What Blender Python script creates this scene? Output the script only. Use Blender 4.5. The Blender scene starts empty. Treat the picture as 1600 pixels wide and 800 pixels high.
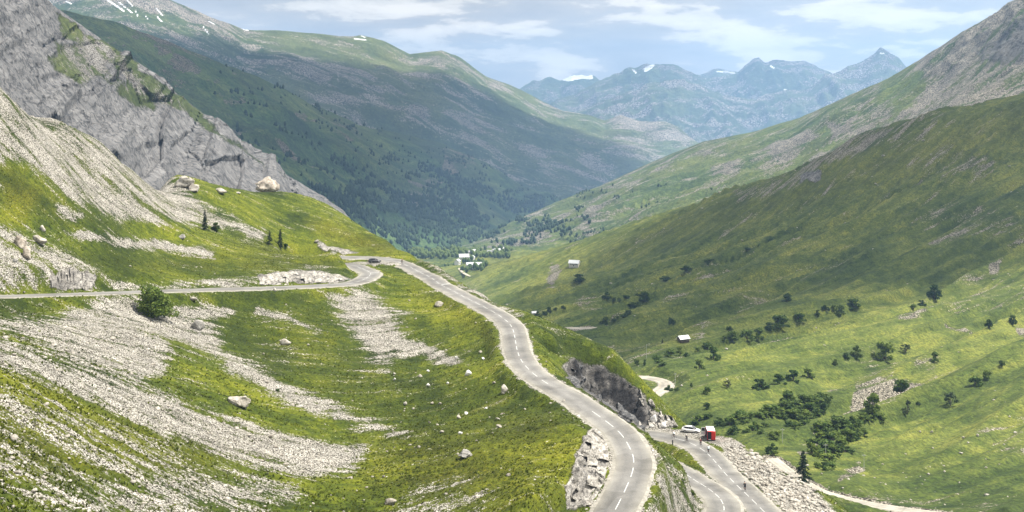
import bpy, bmesh, math, random
import numpy as np
from mathutils import Vector, Matrix

# ------------------------------------------------------------------ camera, sky, sun, exposure
scene = bpy.context.scene
C = scene.collection
F, CX, CY = 1716.0, 800.0, 150.0          # focal length in photo pixels, principal point on the horizon
cam_d = bpy.data.cameras.new('camera')
cam_d.sensor_width = 36.0
cam_d.lens = 36.0 * F / 1600.0
cam_d.shift_y = -(400.0 - CY) / 1600.0
cam_d.clip_start = 0.5
cam_d.clip_end = 200000.0
cam = bpy.data.objects.new('camera', cam_d)
cam.rotation_euler = (math.radians(90), 0, 0)
C.objects.link(cam)
scene.camera = cam

SUN = Vector((0.50, 0.03, 0.87)).normalized()
sun_el = math.asin(SUN.z)
sun_az = math.atan2(SUN.x, SUN.y)
sl = bpy.data.lights.new('sun', 'SUN')
sl.energy = 5.0
sl.angle = math.radians(0.5)
sl.color = (1.0, 0.95, 0.86)
so = bpy.data.objects.new('sun', sl)
so.rotation_euler = SUN.to_track_quat('Z', 'Y').to_euler()
C.objects.link(so)

world = bpy.data.worlds.new('World')
scene.world = world
world.use_nodes = True
wn = world.node_tree
wn.nodes.clear()
def N(nt, typ, loc=None, **kw):
    n = nt.nodes.new(typ)
    for k, v in kw.items():
        setattr(n, k, v)
    return n
def L(nt, a, b):
    nt.links.new(a, b)
def ramp(nt, fac, stops, interp='LINEAR'):
    r = N(nt, 'ShaderNodeValToRGB')
    r.color_ramp.interpolation = interp
    els = r.color_ramp.elements
    while len(els) < len(stops):
        els.new(0.5)
    for e, (p, c) in zip(els, stops):
        e.position = p
        e.color = (*c, 1) if len(c) == 3 else c
    if fac is not None:
        L(nt, fac, r.inputs[0])
    return r.outputs[0]
def math_n(nt, op, a, b=None, clamp=False):
    m = N(nt, 'ShaderNodeMath', operation=op)
    m.use_clamp = clamp
    for i, v in enumerate((a, b)):
        if v is None:
            continue
        if isinstance(v, (int, float)):
            m.inputs[i].default_value = v
        else:
            L(nt, v, m.inputs[i])
    return m.outputs[0]
def mixc(nt, fac, a, b, mode='MIX'):
    m = N(nt, 'ShaderNodeMix', data_type='RGBA', blend_type=mode)
    for i, v in ((0, fac), (6, a), (7, b)):
        if isinstance(v, (int, float)):
            m.inputs[i].default_value = v
        elif isinstance(v, tuple):
            m.inputs[i].default_value = (*v, 1)
        else:
            L(nt, v, m.inputs[i])
    return m.outputs[2]
def noise_n(nt, vec, scale, detail=4, rough=0.55, dist=0.0):
    n = N(nt, 'ShaderNodeTexNoise')
    n.inputs['Scale'].default_value = scale
    n.inputs['Detail'].default_value = detail
    n.inputs['Roughness'].default_value = rough
    n.inputs['Distortion'].default_value = dist
    if vec is not None:
        L(nt, vec, n.inputs['Vector'])
    return n.outputs[0]
def mapping(nt, vec, scale=(1, 1, 1), rot=(0, 0, 0), loc=(0, 0, 0)):
    m = N(nt, 'ShaderNodeMapping')
    m.inputs['Scale'].default_value = scale
    m.inputs['Rotation'].default_value = rot
    m.inputs['Location'].default_value = loc
    L(nt, vec, m.inputs['Vector'])
    return m.outputs[0]

sky = N(wn, 'ShaderNodeTexSky', sky_type='NISHITA')
sky.sun_disc = False
sky.sun_elevation = sun_el
sky.sun_rotation = sun_az
sky.altitude = 2000
sky.air_density = 1.0
sky.dust_density = 1.6
sky.ozone_density = 1.2
tc = N(wn, 'ShaderNodeTexCoord')
# the cloud deck: a stretched noise over the whole sphere of directions, the same all round
cl_vec = mapping(wn, tc.outputs['Generated'], scale=(2.6, 2.6, 17.0), loc=(3.37, 1.9, 4.05))
cn = noise_n(wn, cl_vec, 1.25, detail=9, rough=0.58, dist=0.25)
cl_vec2 = mapping(wn, tc.outputs['Generated'], scale=(6.5, 6.5, 26.0), loc=(1.3, 0.4, 0.35))
cn2 = noise_n(wn, cl_vec2, 1.7, detail=10, rough=0.56, dist=0.15)
cover = ramp(wn, cn, [(0.36, (0.78,) * 3), (0.46, (0.90,) * 3), (0.56, (1, 1, 1))])
ccol = ramp(wn, cn2, [(0.34, (6.4, 6.6, 7.0)), (0.45, (7.4, 7.5, 7.7)), (0.49, (8.0, 7.9, 7.8)), (0.53, (11.6, 11.0, 10.1)), (0.60, (13.6, 12.9, 11.8))])
skyc = mixc(wn, cover, sky.outputs[0], ccol)
bg = N(wn, 'ShaderNodeBackground')
bg.inputs['Strength'].default_value = 0.056
L(wn, skyc, bg.inputs['Color'])
wo = N(wn, 'ShaderNodeOutputWorld')
L(wn, bg.outputs[0], wo.inputs['Surface'])

vs = scene.view_settings
vs.view_transform = 'Standard'
vs.look = 'None'
vs.exposure = 1.0
vs.gamma = 1.0
vs.use_curve_mapping = False
scene.cycles.max_bounces = 5
scene.cycles.diffuse_bounces = 2
scene.cycles.volume_bounces = 0
scene.cycles.transparent_max_bounces = 12
scene.cycles.caustics_reflective = False
scene.cycles.caustics_refractive = False

rnd = random.Random(11)
nrs = np.random.RandomState(5)

# ------------------------------------------------------------------ numeric helpers
def P(px, py, d):
    return ((px - CX) / F * d, d, (CY - py) / F * d)

def _hash(ix, iy, seed):
    h = (ix.astype(np.int64) * 374761393 + iy.astype(np.int64) * 668265263 + seed * 1442695041) & 0xFFFFFFFF
    h = ((h ^ (h >> 13)) * 1274126177) & 0xFFFFFFFF
    h = h ^ (h >> 16)
    return (h & 0xFFFF).astype(np.float64) / 32767.5 - 1.0
def vnoise(x, y, seed=0):
    ix = np.floor(x); iy = np.floor(y)
    fx = x - ix; fy = y - iy
    ix = ix.astype(np.int64); iy = iy.astype(np.int64)
    ux = fx * fx * fx * (fx * (fx * 6 - 15) + 10); uy = fy * fy * fy * (fy * (fy * 6 - 15) + 10)
    a = _hash(ix, iy, seed); b = _hash(ix + 1, iy, seed); c = _hash(ix, iy + 1, seed); d = _hash(ix + 1, iy + 1, seed)
    return (a + (b - a) * ux) * (1 - uy) + (c + (d - c) * ux) * uy
def fbm(x, y, octv=4, seed=0, gain=0.5, lac=2.03):
    s = 0; a = 1.0; t = 0
    for o in range(octv):
        s = s + a * vnoise(x + 17.3 * o, y - 9.1 * o, seed + o * 7)
        t += a
        a *= gain; x = x * lac; y = y * lac
    return s / t
def ridged(x, y, octv=4, seed=0, gain=0.5):
    s = 0; a = 1.0; t = 0
    for o in range(octv):
        s = s + a * (1 - 2 * np.abs(vnoise(x + 11.7 * o, y + 5.3 * o, seed + o * 5)))
        t += a
        a *= gain; x = x * 2.07; y = y * 2.07
    return s / t
def facet(x, y, seed=0, tilt=0.9):                # broken planes: every cell its own height and slope
    ix = np.floor(x); iy = np.floor(y)
    best = np.full(x.shape, 1e9); out = np.zeros(x.shape)
    for ox in (-1, 0, 1):
        for oy in (-1, 0, 1):
            cx_ = (ix + ox).astype(np.int64); cy_ = (iy + oy).astype(np.int64)
            dx = x - (cx_ + 0.5 + 0.42 * _hash(cx_, cy_, seed)); dy = y - (cy_ + 0.5 + 0.42 * _hash(cx_, cy_, seed + 1))
            d = dx * dx + dy * dy
            b = d < best
            best = np.where(b, d, best)
            out = np.where(b, 0.6 * _hash(cx_, cy_, seed + 2) + tilt * (dx * _hash(cx_, cy_, seed + 3) + dy * _hash(cx_, cy_, seed + 4)), out)
    return out
def sstep(a, b, x):
    t = np.clip((x - a) / (b - a), 0, 1)
    return t * t * (3 - 2 * t)

class Field:                                       # smooth height field through surveyed points
    def __init__(self, pts, c=0.05, scale=100.0, lam=1e-3):
        p = np.array(pts, float)
        self.s = scale; self.c = c
        self.x = p[:, 0] / scale; self.y = p[:, 1] / scale
        n = len(p)
        A = np.zeros((n + 3, n + 3))
        A[:n, :n] = -np.sqrt((self.x[:, None] - self.x) ** 2 + (self.y[:, None] - self.y) ** 2 + c * c)
        A[:n, :n] += np.eye(n) * lam
        A[:n, n] = 1; A[:n, n + 1] = self.x; A[:n, n + 2] = self.y
        A[n:, :n] = A[:n, n:].T
        b = np.zeros(n + 3); b[:n] = p[:, 2]
        self.w = np.linalg.solve(A, b)
    def __call__(self, x, y):
        x = np.asarray(x, float) / self.s; y = np.asarray(y, float) / self.s
        z = self.w[-3] + self.w[-2] * x + self.w[-1] * y
        for i in range(len(self.x)):
            z = z - self.w[i] * np.sqrt((x - self.x[i]) ** 2 + (y - self.y[i]) ** 2 + self.c ** 2)
        return z

def catmull(pts, step):
    p = np.array(pts, float)
    p = np.vstack([2 * p[0] - p[1], p, 2 * p[-1] - p[-2]])
    out = []
    for i in range(1, len(p) - 2):
        n = max(2, int(np.linalg.norm(p[i + 1] - p[i]) / step * 2))
        for t in np.linspace(0, 1, n, endpoint=False):
            out.append(0.5 * (2 * p[i] + (p[i + 1] - p[i - 1]) * t + (2 * p[i - 1] - 5 * p[i] + 4 * p[i + 1] - p[i + 2]) * t * t
                              + (3 * p[i] - p[i - 1] - 3 * p[i + 1] + p[i + 2]) * t ** 3))
    out.append(p[-2])
    out = np.array(out)
    s = np.concatenate([[0], np.cumsum(np.linalg.norm(np.diff(out, axis=0), axis=1))])
    m = int(s[-1] / step) + 1
    t = np.linspace(0, s[-1], m)
    q = np.stack([np.interp(t, s, out[:, k]) for k in range(3)], 1)
    for _ in range(3):                                        # even out tracing jitter
        q[1:-1] = q[1:-1] * 0.5 + (q[:-2] + q[2:]) * 0.25
    return q

def poly_mask(px, py, poly, feather):
    poly = np.array(poly, float)
    out = np.zeros(px.shape)
    lo = poly.min(0) - feather * 2; hi = poly.max(0) + feather * 2
    sel = (px > lo[0]) & (px < hi[0]) & (py > lo[1]) & (py < hi[1])
    x = px[sel]; y = py[sel]
    if x.size == 0:
        return out
    inside = np.zeros(x.shape, bool); dist = np.full(x.shape, 1e9)
    n = len(poly)
    for i in range(n):
        x0, y0 = poly[i]; x1, y1 = poly[(i + 1) % n]
        cond = ((y0 > y) != (y1 > y))
        xin = (x1 - x0) * (y - y0) / (y1 - y0 + 1e-12) + x0
        inside ^= cond & (x < xin)
        dx, dy = x1 - x0, y1 - y0
        t = np.clip(((x - x0) * dx + (y - y0) * dy) / (dx * dx + dy * dy + 1e-9), 0, 1)
        dist = np.minimum(dist, np.hypot(x - x0 - t * dx, y - y0 - t * dy))
    sd = np.where(inside, dist, -dist)
    out[sel] = np.clip(0.5 + 0.5 * sd / feather, 0, 1)
    return out
def line_mask(px, py, pts, w):                     # pts: (x, y) polyline, w: half width in the same unit
    d = np.full(px.shape, 1e9)
    for (x0, y0), (x1, y1) in zip(pts[:-1], pts[1:]):
        dx, dy = x1 - x0, y1 - y0
        t = np.clip(((px - x0) * dx + (py - y0) * dy) / (dx * dx + dy * dy + 1e-9), 0, 1)
        d = np.minimum(d, np.hypot(px - x0 - t * dx, py - y0 - t * dy))
    return np.clip(1 - (d - w) / w, 0, 1)

# ------------------------------------------------------------------ object helpers
def tag(o, label=None, cat=None, group=None, kind=None):
    if label: o['label'] = label
    if cat: o['category'] = cat
    if group: o['group'] = group
    if kind: o['kind'] = kind
    return o
def empty(name, loc=(0, 0, 0), rz=0.0, sc=1.0):
    o = bpy.data.objects.new(name, None)
    o.location = loc; o.rotation_euler = (0, 0, rz); o.scale = (sc, sc, sc)
    C.objects.link(o)
    return o
def mesh_obj(name, me, parent=None):
    o = bpy.data.objects.new(name, me)
    C.objects.link(o)
    if parent is not None:
        o.parent = parent
    return o
def np_mesh(name, verts, faces, mat=None, smooth=True):
    verts = np.asarray(verts, np.float32); faces = np.asarray(faces, np.int32)
    me = bpy.data.meshes.new(name)
    k = faces.shape[1]
    me.vertices.add(len(verts)); me.vertices.foreach_set('co', verts.ravel())
    me.loops.add(faces.size); me.loops.foreach_set('vertex_index', faces.ravel())
    me.polygons.add(len(faces)); me.polygons.foreach_set('loop_start', np.arange(0, faces.size, k, dtype=np.int32))
    me.polygons.foreach_set('loop_total', np.full(len(faces), k, np.int32))
    if smooth:
        me.polygons.foreach_set('use_smooth', np.ones(len(faces), bool))
    me.update(calc_edges=True)
    if mat: me.materials.append(mat)
    return me
def grid_faces(nr, nc):
    i = np.arange(nr - 1)[:, None] * nc + np.arange(nc - 1)[None, :]
    return np.stack([i, i + 1, i + nc + 1, i + nc], -1).reshape(-1, 4)
def set_mask(me, *chan):
    a = me.attributes.new('mask', 'FLOAT_COLOR', 'POINT')
    n = len(me.vertices)
    arr = np.zeros((n, 4), np.float32)
    for i, c in enumerate(chan):
        if c is not None:
            arr[:, i] = np.asarray(c).ravel()
    a.data.foreach_set('color', arr.ravel())

def mat_new(name):
    m = bpy.data.materials.new(name)
    m.use_nodes = True
    nt = m.node_tree
    b = nt.nodes['Principled BSDF']
    b.inputs['Roughness'].default_value = 0.9
    b.inputs['Specular IOR Level'].default_value = 0.2
    return m, nt, b
def plain(name, col, rough=0.6, metal=0.0, spec=0.3, var=0.12, scale=6.0):
    m, nt, b = mat_new(name)
    tcn = N(nt, 'ShaderNodeTexCoord')
    n = noise_n(nt, tcn.outputs['Object'], scale, 3)
    lo = tuple(c * (1 - var) for c in col); hi = tuple(min(1, c * (1 + var)) for c in col)
    L(nt, ramp(nt, n, [(0.3, lo), (0.7, hi)]), b.inputs['Base Color'])
    b.inputs['Roughness'].default_value = rough
    b.inputs['Metallic'].default_value = metal
    b.inputs['Specular IOR Level'].default_value = spec
    return m

def ground_mat(name, grass, scree, rock, yellow, s=1.0, streak_rot=0.0, streak=(0.35, 2.0), bump=0.5, snow=False, cell=2.4, relief=1.0, lush=(0.020, 0.030, 0.002), wk=(2.4, 1.5)):
    """Soil cover blended by the surveyed mask: R stones, G bare rock, B flowers or dry grass, A snow."""
    m, nt, b = mat_new(name)
    geo = N(nt, 'ShaderNodeNewGeometry')
    pos = geo.outputs['Position']
    at = N(nt, 'ShaderNodeAttribute', attribute_name='mask')
    sep = N(nt, 'ShaderNodeSeparateColor')
    L(nt, at.outputs['Color'], sep.inputs[0])
    big = noise_n(nt, pos, 0.035 * s, 5, 0.6)
    med = noise_n(nt, pos, 0.32 * s, 6, 0.68)
    fine = noise_n(nt, pos, 1.9 * s, 6, 0.75)
    st_vec = mapping(nt, mapping(nt, pos, rot=(0, 0, streak_rot)), scale=(streak[0] * s, streak[1] * s, 0.3 * s))
    stn = noise_n(nt, st_vec, 0.25, 7, 0.62, 0.3)
    # grass
    gmix = math_n(nt, 'ADD', math_n(nt, 'MULTIPLY', big, 0.6), math_n(nt, 'MULTIPLY', med, 0.4))
    g1 = ramp(nt, gmix, [(0.40, grass[0]), (0.49, grass[1]), (0.58, grass[2])])
    g1 = mixc(nt, 1.0, g1, ramp(nt, stn, [(0.36, (0.62, 0.68, 0.62)), (0.5, (1, 1, 1)), (0.62, (1.35, 1.22, 1.1))]), 'MULTIPLY')
    if not snow:
        g1 = mixc(nt, math_n(nt, 'MULTIPLY', at.outputs['Alpha'], 0.8), g1, lush)
    g2 = mixc(nt, 1.0, g1, ramp(nt, fine, [(0.34, (0.36, 0.38, 0.36)), (0.5, (0.95, 0.95, 0.95)), (0.66, (1.6, 1.55, 1.4))]), 'MULTIPLY')  # random mottle; its darks also put small grass shadows into the colour
    # stones: random light and dark cells; shade in gaps and hollows put into colour
    vo = N(nt, 'ShaderNodeTexVoronoi', feature='F1')
    vo.inputs['Scale'].default_value = cell * s
    L(nt, pos, vo.inputs['Vector'])
    vs_ = N(nt, 'ShaderNodeSeparateColor')
    L(nt, vo.outputs['Color'], vs_.inputs[0])
    stone = ramp(nt, vs_.outputs[0], [(0.0, scree[0]), (0.35, scree[1]), (1.0, scree[2])])
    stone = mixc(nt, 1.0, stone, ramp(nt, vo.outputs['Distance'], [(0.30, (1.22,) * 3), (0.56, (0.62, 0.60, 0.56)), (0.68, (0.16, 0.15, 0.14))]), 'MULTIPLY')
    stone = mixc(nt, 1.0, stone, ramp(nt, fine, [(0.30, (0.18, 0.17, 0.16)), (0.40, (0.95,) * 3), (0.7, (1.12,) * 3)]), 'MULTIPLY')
    stone = mixc(nt, 1.0, stone, ramp(nt, stn, [(0.38, (0.70, 0.69, 0.67)), (0.5, (0.97,) * 3), (0.62, (1.16,) * 3)]), 'MULTIPLY')
    stone = mixc(nt, 1.0, stone, ramp(nt, med, [(0.35, (0.74,) * 3), (0.65, (1.15,) * 3)]), 'MULTIPLY')
    # rock: cracked and banded
    rk_vec = mapping(nt, mapping(nt, pos, rot=(0.5, 0.35, streak_rot)), scale=(0.35 * s, 1.0 * s, 1.3 * s))
    rn = noise_n(nt, rk_vec, 0.35, 9, 0.7, 0.15)
    def crack(scale, sc3, rot, width):
        cv = mapping(nt, mapping(nt, pos, rot=rot), scale=tuple(q * s for q in sc3))
        n_ = noise_n(nt, cv, scale, 4, 0.5, 0.1)
        return ramp(nt, math_n(nt, 'ABSOLUTE', math_n(nt, 'SUBTRACT', n_, 0.5)), [(0.0, (0.38, 0.38, 0.39)), (width, (1, 1, 1))])
    ck = mixc(nt, 1.0, crack(0.5, (0.35, 1.2, 1.2), (0.4, 0.7, streak_rot), 0.035), crack(1.1, (0.8, 0.5, 1.3), (0.2, -0.9, streak_rot + 0.6), 0.03), 'MULTIPLY')
    rockc = ramp(nt, rn, [(0.30, rock[0]), (0.50, rock[1]), (0.68, rock[2])])
    rockc = mixc(nt, 1.0, rockc, ck, 'MULTIPLY')
    rockc = mixc(nt, 1.0, rockc, ramp(nt, fine, [(0.3, (0.68,) * 3), (0.7, (1.3,) * 3)]), 'MULTIPLY')
    if not snow:
        rockc = mixc(nt, math_n(nt, 'MULTIPLY', at.outputs['Alpha'], 0.85), rockc, mixc(nt, 1.0, rockc, (0.10, 0.10, 0.11), 'MULTIPLY'))
    # flowers / dry grass
    fl = ramp(nt, noise_n(nt, pos, 2.6 * s, 4, 0.7), [(0.52, (0, 0, 0)), (0.60, (1, 1, 1))])
    flm = math_n(nt, 'MULTIPLY', sep.outputs[2], math_n(nt, 'ADD', math_n(nt, 'MULTIPLY', fl, 0.75), 0.25), True)
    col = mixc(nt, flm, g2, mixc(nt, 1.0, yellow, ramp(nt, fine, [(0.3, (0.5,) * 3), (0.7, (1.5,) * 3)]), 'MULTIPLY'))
    def fac(ch, w1, w2, k):
        v = math_n(nt, 'ADD', ch, math_n(nt, 'MULTIPLY', math_n(nt, 'SUBTRACT', stn, 0.5), w1))
        v = math_n(nt, 'ADD', v, math_n(nt, 'MULTIPLY', math_n(nt, 'SUBTRACT', fine, 0.5), w2))
        return math_n(nt, 'ADD', math_n(nt, 'MULTIPLY', math_n(nt, 'SUBTRACT', v, 0.5), k), 0.5, True)
    fs = fac(sep.outputs[0], wk[0], wk[1], 7.0)
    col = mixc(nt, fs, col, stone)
    fr = fac(sep.outputs[1], 0.7, 0.7, 8.0)
    col = mixc(nt, fr, col, rockc)
    if snow:
        fsn = fac(at.outputs['Alpha'], 0.3, 0.2, 8.0)
        col = mixc(nt, fsn, col, (0.85, 0.87, 0.9))
    L(nt, col, b.inputs['Base Color'])
    # fine relief
    h = math_n(nt, 'ADD', math_n(nt, 'MULTIPLY', med, 0.9), math_n(nt, 'MULTIPLY', fine, 0.5))
    h = math_n(nt, 'ADD', h, math_n(nt, 'MULTIPLY', fs, math_n(nt, 'SUBTRACT', 0.35, math_n(nt, 'MULTIPLY', vo.outputs['Distance'], 0.8))))
    h = math_n(nt, 'ADD', h, math_n(nt, 'MULTIPLY', fr, math_n(nt, 'MULTIPLY', rn, 2.5)))
    bp = N(nt, 'ShaderNodeBump')
    bp.inputs['Strength'].default_value = bump
    bp.inputs['Distance'].default_value = relief / s
    L(nt, h, bp.inputs['Height'])
    L(nt, bp.outputs[0], b.inputs['Normal'])
    return m

# ------------------------------------------------------------------ roads: surveyed centre lines (photo position + level)
def lvl(px, py, z):
    return P(px, py, -z * F / (py - CY))
main_pts = [lvl(900, 900, -62), lvl(940, 835, -61), lvl(965, 790, -60), lvl(980, 759, -59.4), lvl(989, 735, -59), lvl(990, 716, -58.7), lvl(984, 700, -58.5), lvl(970, 678, -58.3),
            lvl(945, 657, -58.1), lvl(918, 638, -57.9), lvl(893, 621, -57.8), lvl(870, 608, -57.7), lvl(851, 597, -57.6), lvl(830, 581, -57.5), lvl(815, 564, -57.4),
            lvl(808, 547, -57.3), lvl(805, 530, -57.2), lvl(801, 514, -57.1), lvl(793, 503, -57), lvl(775, 490, -56.9), lvl(753, 478, -56.8), lvl(731, 467, -56.7),
            lvl(710, 456, -56.6), lvl(689, 445, -56.5), lvl(673, 434, -56.4), lvl(655, 425, -56.3), lvl(637, 415.5, -56.2), lvl(618, 408, -56.1), lvl(597, 404, -56),
            lvl(568, 402.5, -55.8), (-59.5, 379, -55.6), (-66, 376.5, -55.4), (-70.5, 370, -55.2), (-69.5, 362, -55.0), (-63, 356, -54.8), lvl(543, 413, -54.6), lvl(563, 419, -54.4), lvl(576, 424.5, -54.2), lvl(579, 429, -53.9),
            lvl(570, 436, -53.5), lvl(550, 442.5, -52.9), lvl(520, 445.3, -52.2), lvl(480, 447.5, -51.3), lvl(400, 450.5, -49.3), lvl(320, 452.5, -47.6), lvl(240, 455, -45.5), lvl(160, 458, -43.2),
            lvl(80, 460.5, -41.0), lvl(0, 463, -39), lvl(-120, 466, -36.3), lvl(-240, 468, -33)]
low_pts = [lvl(1290, 905, -70), lvl(1235, 842, -72), lvl(1192, 798, -74), lvl(1172, 778, -75), lvl(1153, 760, -76), lvl(1133, 740, -77.2), lvl(1116, 720, -78.3), lvl(1100, 704.5, -79.3),
           lvl(1078, 692, -80.1), lvl(1056, 685.5, -80.6), lvl(1032, 680.5, -80.9), lvl(1008, 677.5, -81), (27.5, 263.3, -80.7), (24, 260.8, -80.2), (22.3, 255.5, -79.6), (22.6, 249, -79.0), (25, 242, -78.4), (29.5, 235, -77.7),
           lvl(1062, 736, -76.6), lvl(1086, 751, -75.4), lvl(1102, 760.5, -74.6), lvl(1115, 770, -73.9), lvl(1124, 778, -73.4), lvl(1130, 788, -72.9), lvl(1131, 800, -72.3), lvl(1120, 830, -71), lvl(1090, 870, -69), lvl(1050, 910, -67)]
main_c = catmull(main_pts, 1.0)
low_c = catmull(low_pts, 1.0)
HW = 2.95                                             # half width of the asphalt

# ------------------------------------------------------------------ near hillside
near = [P(*a) for a in [
    (-200, 800, 78), (0, 800, 90), (200, 800, 114), (400, 800, 140), (600, 800, 154), (750, 800, 148), (850, 800, 144), (892, 800, 148),
    (-200, 700, 88), (-200, 600, 105), (-200, 520, 140), (0, 600, 124), (0, 700, 104), (0, 540, 146), (0, 490, 186), (200, 600, 165), (200, 700, 135), (200, 520, 212),
    (400, 520, 258), (400, 600, 215), (400, 700, 172), (550, 500, 285), (550, 580, 245), (550, 680, 198), (550, 740, 174),
    (680, 480, 304), (680, 560, 262), (680, 640, 220), (680, 720, 180), (780, 560, 252), (780, 620, 221), (780, 700, 180),
    (850, 640, 206), (850, 700, 178), (885, 655, 192), (903, 690, 177), (893, 730, 166), (880, 760, 157),
    (640, 450, 322), (740, 500, 285), (760, 530, 268),
    (0, 430, 222), (0, 380, 231), (0, 300, 246), (0, 220, 259), (0, 135, 276), (-200, 300, 215), (-200, 430, 195), (-200, 0, 245),
    (90, 190, 302), (150, 400, 260), (150, 300, 292), (150, 219, 320), (270, 425, 280), (270, 400, 298), (270, 340, 338), (270, 277, 374), (60, 440, 226), (150, 440, 243),
    (420, 425, 306), (420, 370, 365), (420, 303, 432), (350, 300, 406), (350, 360, 350), (490, 312, 436), (560, 350, 426), (600, 373, 412), (640, 398, 394),
    (480, 410, 332), (520, 392, 345), (528, 415, 334), (540, 398, 347), (560, 384, 400), (500, 352, 402), (450, 342, 396),
    (660, 406, 372), (679, 415, 362), (697, 427, 350), (722, 442, 335), (744, 455, 323), (772, 471, 309), (800, 480, 302), (824, 489, 296),
    (860, 504, 287), (890, 523, 281), (920, 541, 280), (950, 556, 280), (974, 571, 281), (989, 585, 281), (1010, 607, 279.5), (1028, 630, 277), (1043, 648, 275), (1068, 664, 273),
    (850, 545, 256), (868, 575, 240), (880, 592, 230), (905, 600, 226), (872, 540, 266), (895, 560, 262),
    (1016, 690, 192), (1030, 722, 184), (1040, 706, 199), (1058, 722, 203), (1060, 765, 186), (1035, 790, 170), (1088, 800, 184),
    (1140, 686, 259), (1180, 710, 246), (1230, 740, 231), (1270, 768, 217), (1310, 800, 205), (1190, 740, 226), (1245, 785, 205),
]]
near += [(x, y, z - 0.1) for (x, y, z) in list(main_c[::14]) + list(low_c[::9])]
near += [(0, 60, -30), (-30, 60, -25), (30, 60, -38), (60, 100, -58), (0, 100, -44), (-60, 60, -18), (60, 150, -68), (90, 150, -78),
         (40, 264, -81.2), (47, 262, -81), (50, 254, -80), (34, 270.5, -81.2), (22, 269.5, -80.5), (26, 270, -80.8), (10, 262, -63.5), (15, 264, -70),
         (27, 281, -66.6), (30, 274, -79.5), (24, 274.5, -76.5), (55, 278, -96), (62, 262, -95), (70, 245, -95), (78, 225, -95), (86, 200, -95), (100, 180, -97)]
for (px, py, d) in [(-200, 0, 245), (0, 135, 276), (150, 219, 320), (270, 277, 374), (350, 300, 406), (420, 303, 432), (490, 312, 436), (560, 350, 426), (600, 373, 412), (640, 398, 394)]:
    x, y, z = P(px, py, d)
    near += [(x, y + 22, z - 9), (x - 5, y + 90, z - 55)]
for (px, py, d) in [(660, 406, 372), (697, 427, 350), (744, 455, 323), (800, 480, 302), (860, 504, 287), (920, 541, 280), (974, 571, 281), (1028, 630, 277), (1068, 664, 273)]:
    x, y, z = P(px, py, d)
    near += [(x + 7, y + 14, z - 11), (x + 25, y + 60, z - 48)]
for px in range(650, 1500, 140):
    near.append(P(px, 0, 560)[:2] + (-215,))
HN = Field(near, c=0.03)

def road_blend(x, y, z, cl, inner, outer, sink=0.14):
    lo = cl.min(0) - outer; hi = cl.max(0) + outer
    sel = np.where((x > lo[0]) & (x < hi[0]) & (y > lo[1]) & (y < hi[1]))[0]
    d2 = np.full(len(sel), 1e12); zi = np.zeros(len(sel))
    xs = x[sel]; ys = y[sel]
    for k in range(0, len(cl)):
        dd = (xs - cl[k, 0]) ** 2 + (ys - cl[k, 1]) ** 2
        b = dd < d2
        d2[b] = dd[b]; zi[b] = cl[k, 2]
    d = np.sqrt(d2)
    w = 1 - sstep(inner, outer, d)
    z = z.copy()
    z[sel] = z[sel] * (1 - w) + (zi - sink) * w
    dist = np.full(len(x), 1e3); dist[sel] = d
    return z, dist

cols = np.arange(-230, 1420, 2.1)
rows = np.exp(np.linspace(math.log(66), math.log(560), 580))
PX, DD = np.meshgrid(cols, rows)
x = ((PX - CX) / F * DD).ravel(); y = DD.ravel().copy()
z = HN(x, y)
z0 = z.copy()
z, dlow = road_blend(x, y, z, low_c, 4.0, 7.0)
z, dmain = road_blend(x, y, z, main_c, 4.1, 7.5)
pad = np.array([(36, 266.0, -81), (40, 263.5, -80.9), (44, 261, -80.7), (48, 257, -80.3), (50, 252, -79.9)])
z, dpad = road_blend(x, y, z, catmull(pad, 1.0), 3.4, 5.5, 0.1)
pad2 = np.array([(-51, 366.5, -55.6), (-46, 366.5, -55.6), (-41, 366, -55.6)])
z, dpad2 = road_blend(x, y, z, catmull(pad2, 1.0), 2.6, 5.0, 0.05)
droad = np.minimum(np.minimum(dlow, dmain), np.minimum(dpad, dpad2) + 0.8)
px = x / y * F + CX
py = CY - z / y * F
M = lambda poly, f=6: poly_mask(px, py, poly, f)
# warp the survey outlines a little so no edge is straight
wpx = px + 9 * fbm(px / 30, py / 22, 3, 31); wpy = py + 6 * fbm(px / 26, py / 20, 3, 37)
W = lambda poly, f=6: poly_mask(wpx, wpy, poly, f)
scree = np.zeros(len(x)); rock = np.zeros(len(x)); flow = np.zeros(len(x))
def put(a, m, v=1.0):
    np.maximum(a, m * v, out=a)
put(scree, W([(-240, 30), (0, 130), (60, 168), (150, 212), (250, 272), (310, 312), (360, 340), (415, 362), (400, 372), (330, 352), (250, 350), (180, 350), (130, 326), (80, 290), (40, 258), (0, 246), (-240, 160)], 10), 0.68)
put(scree, W([(100, 358), (150, 366), (230, 378), (340, 392), (338, 402), (250, 393), (165, 380), (115, 372)], 5), 0.85)
put(scree, W([(80, 318), (130, 336), (120, 344), (85, 332)], 5), 0.7)
put(scree, W([(-240, 330), (0, 345), (40, 362), (90, 395), (150, 420), (160, 452), (0, 460), (-240, 460)], 14), 0.60)
put(scree, W([(385, 350), (420, 368), (412, 376), (380, 368)], 6), 0.9)
put(scree, W([(-240, 480), (0, 497), (90, 500), (170, 466), (215, 460), (262, 478), (330, 500), (350, 540), (395, 580), (330, 560), (270, 545), (255, 580), (215, 600), (150, 580), (90, 555), (0, 515), (-240, 500)], 14), 0.80)
put(scree, W([(255, 475), (350, 478), (362, 490), (330, 498), (290, 494)], 6), 0.75)
put(scree, W([(340, 545), (420, 585), (480, 615), (560, 650), (640, 678), (630, 684), (560, 668), (480, 645), (410, 612), (350, 572)], 11), 0.84)
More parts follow.
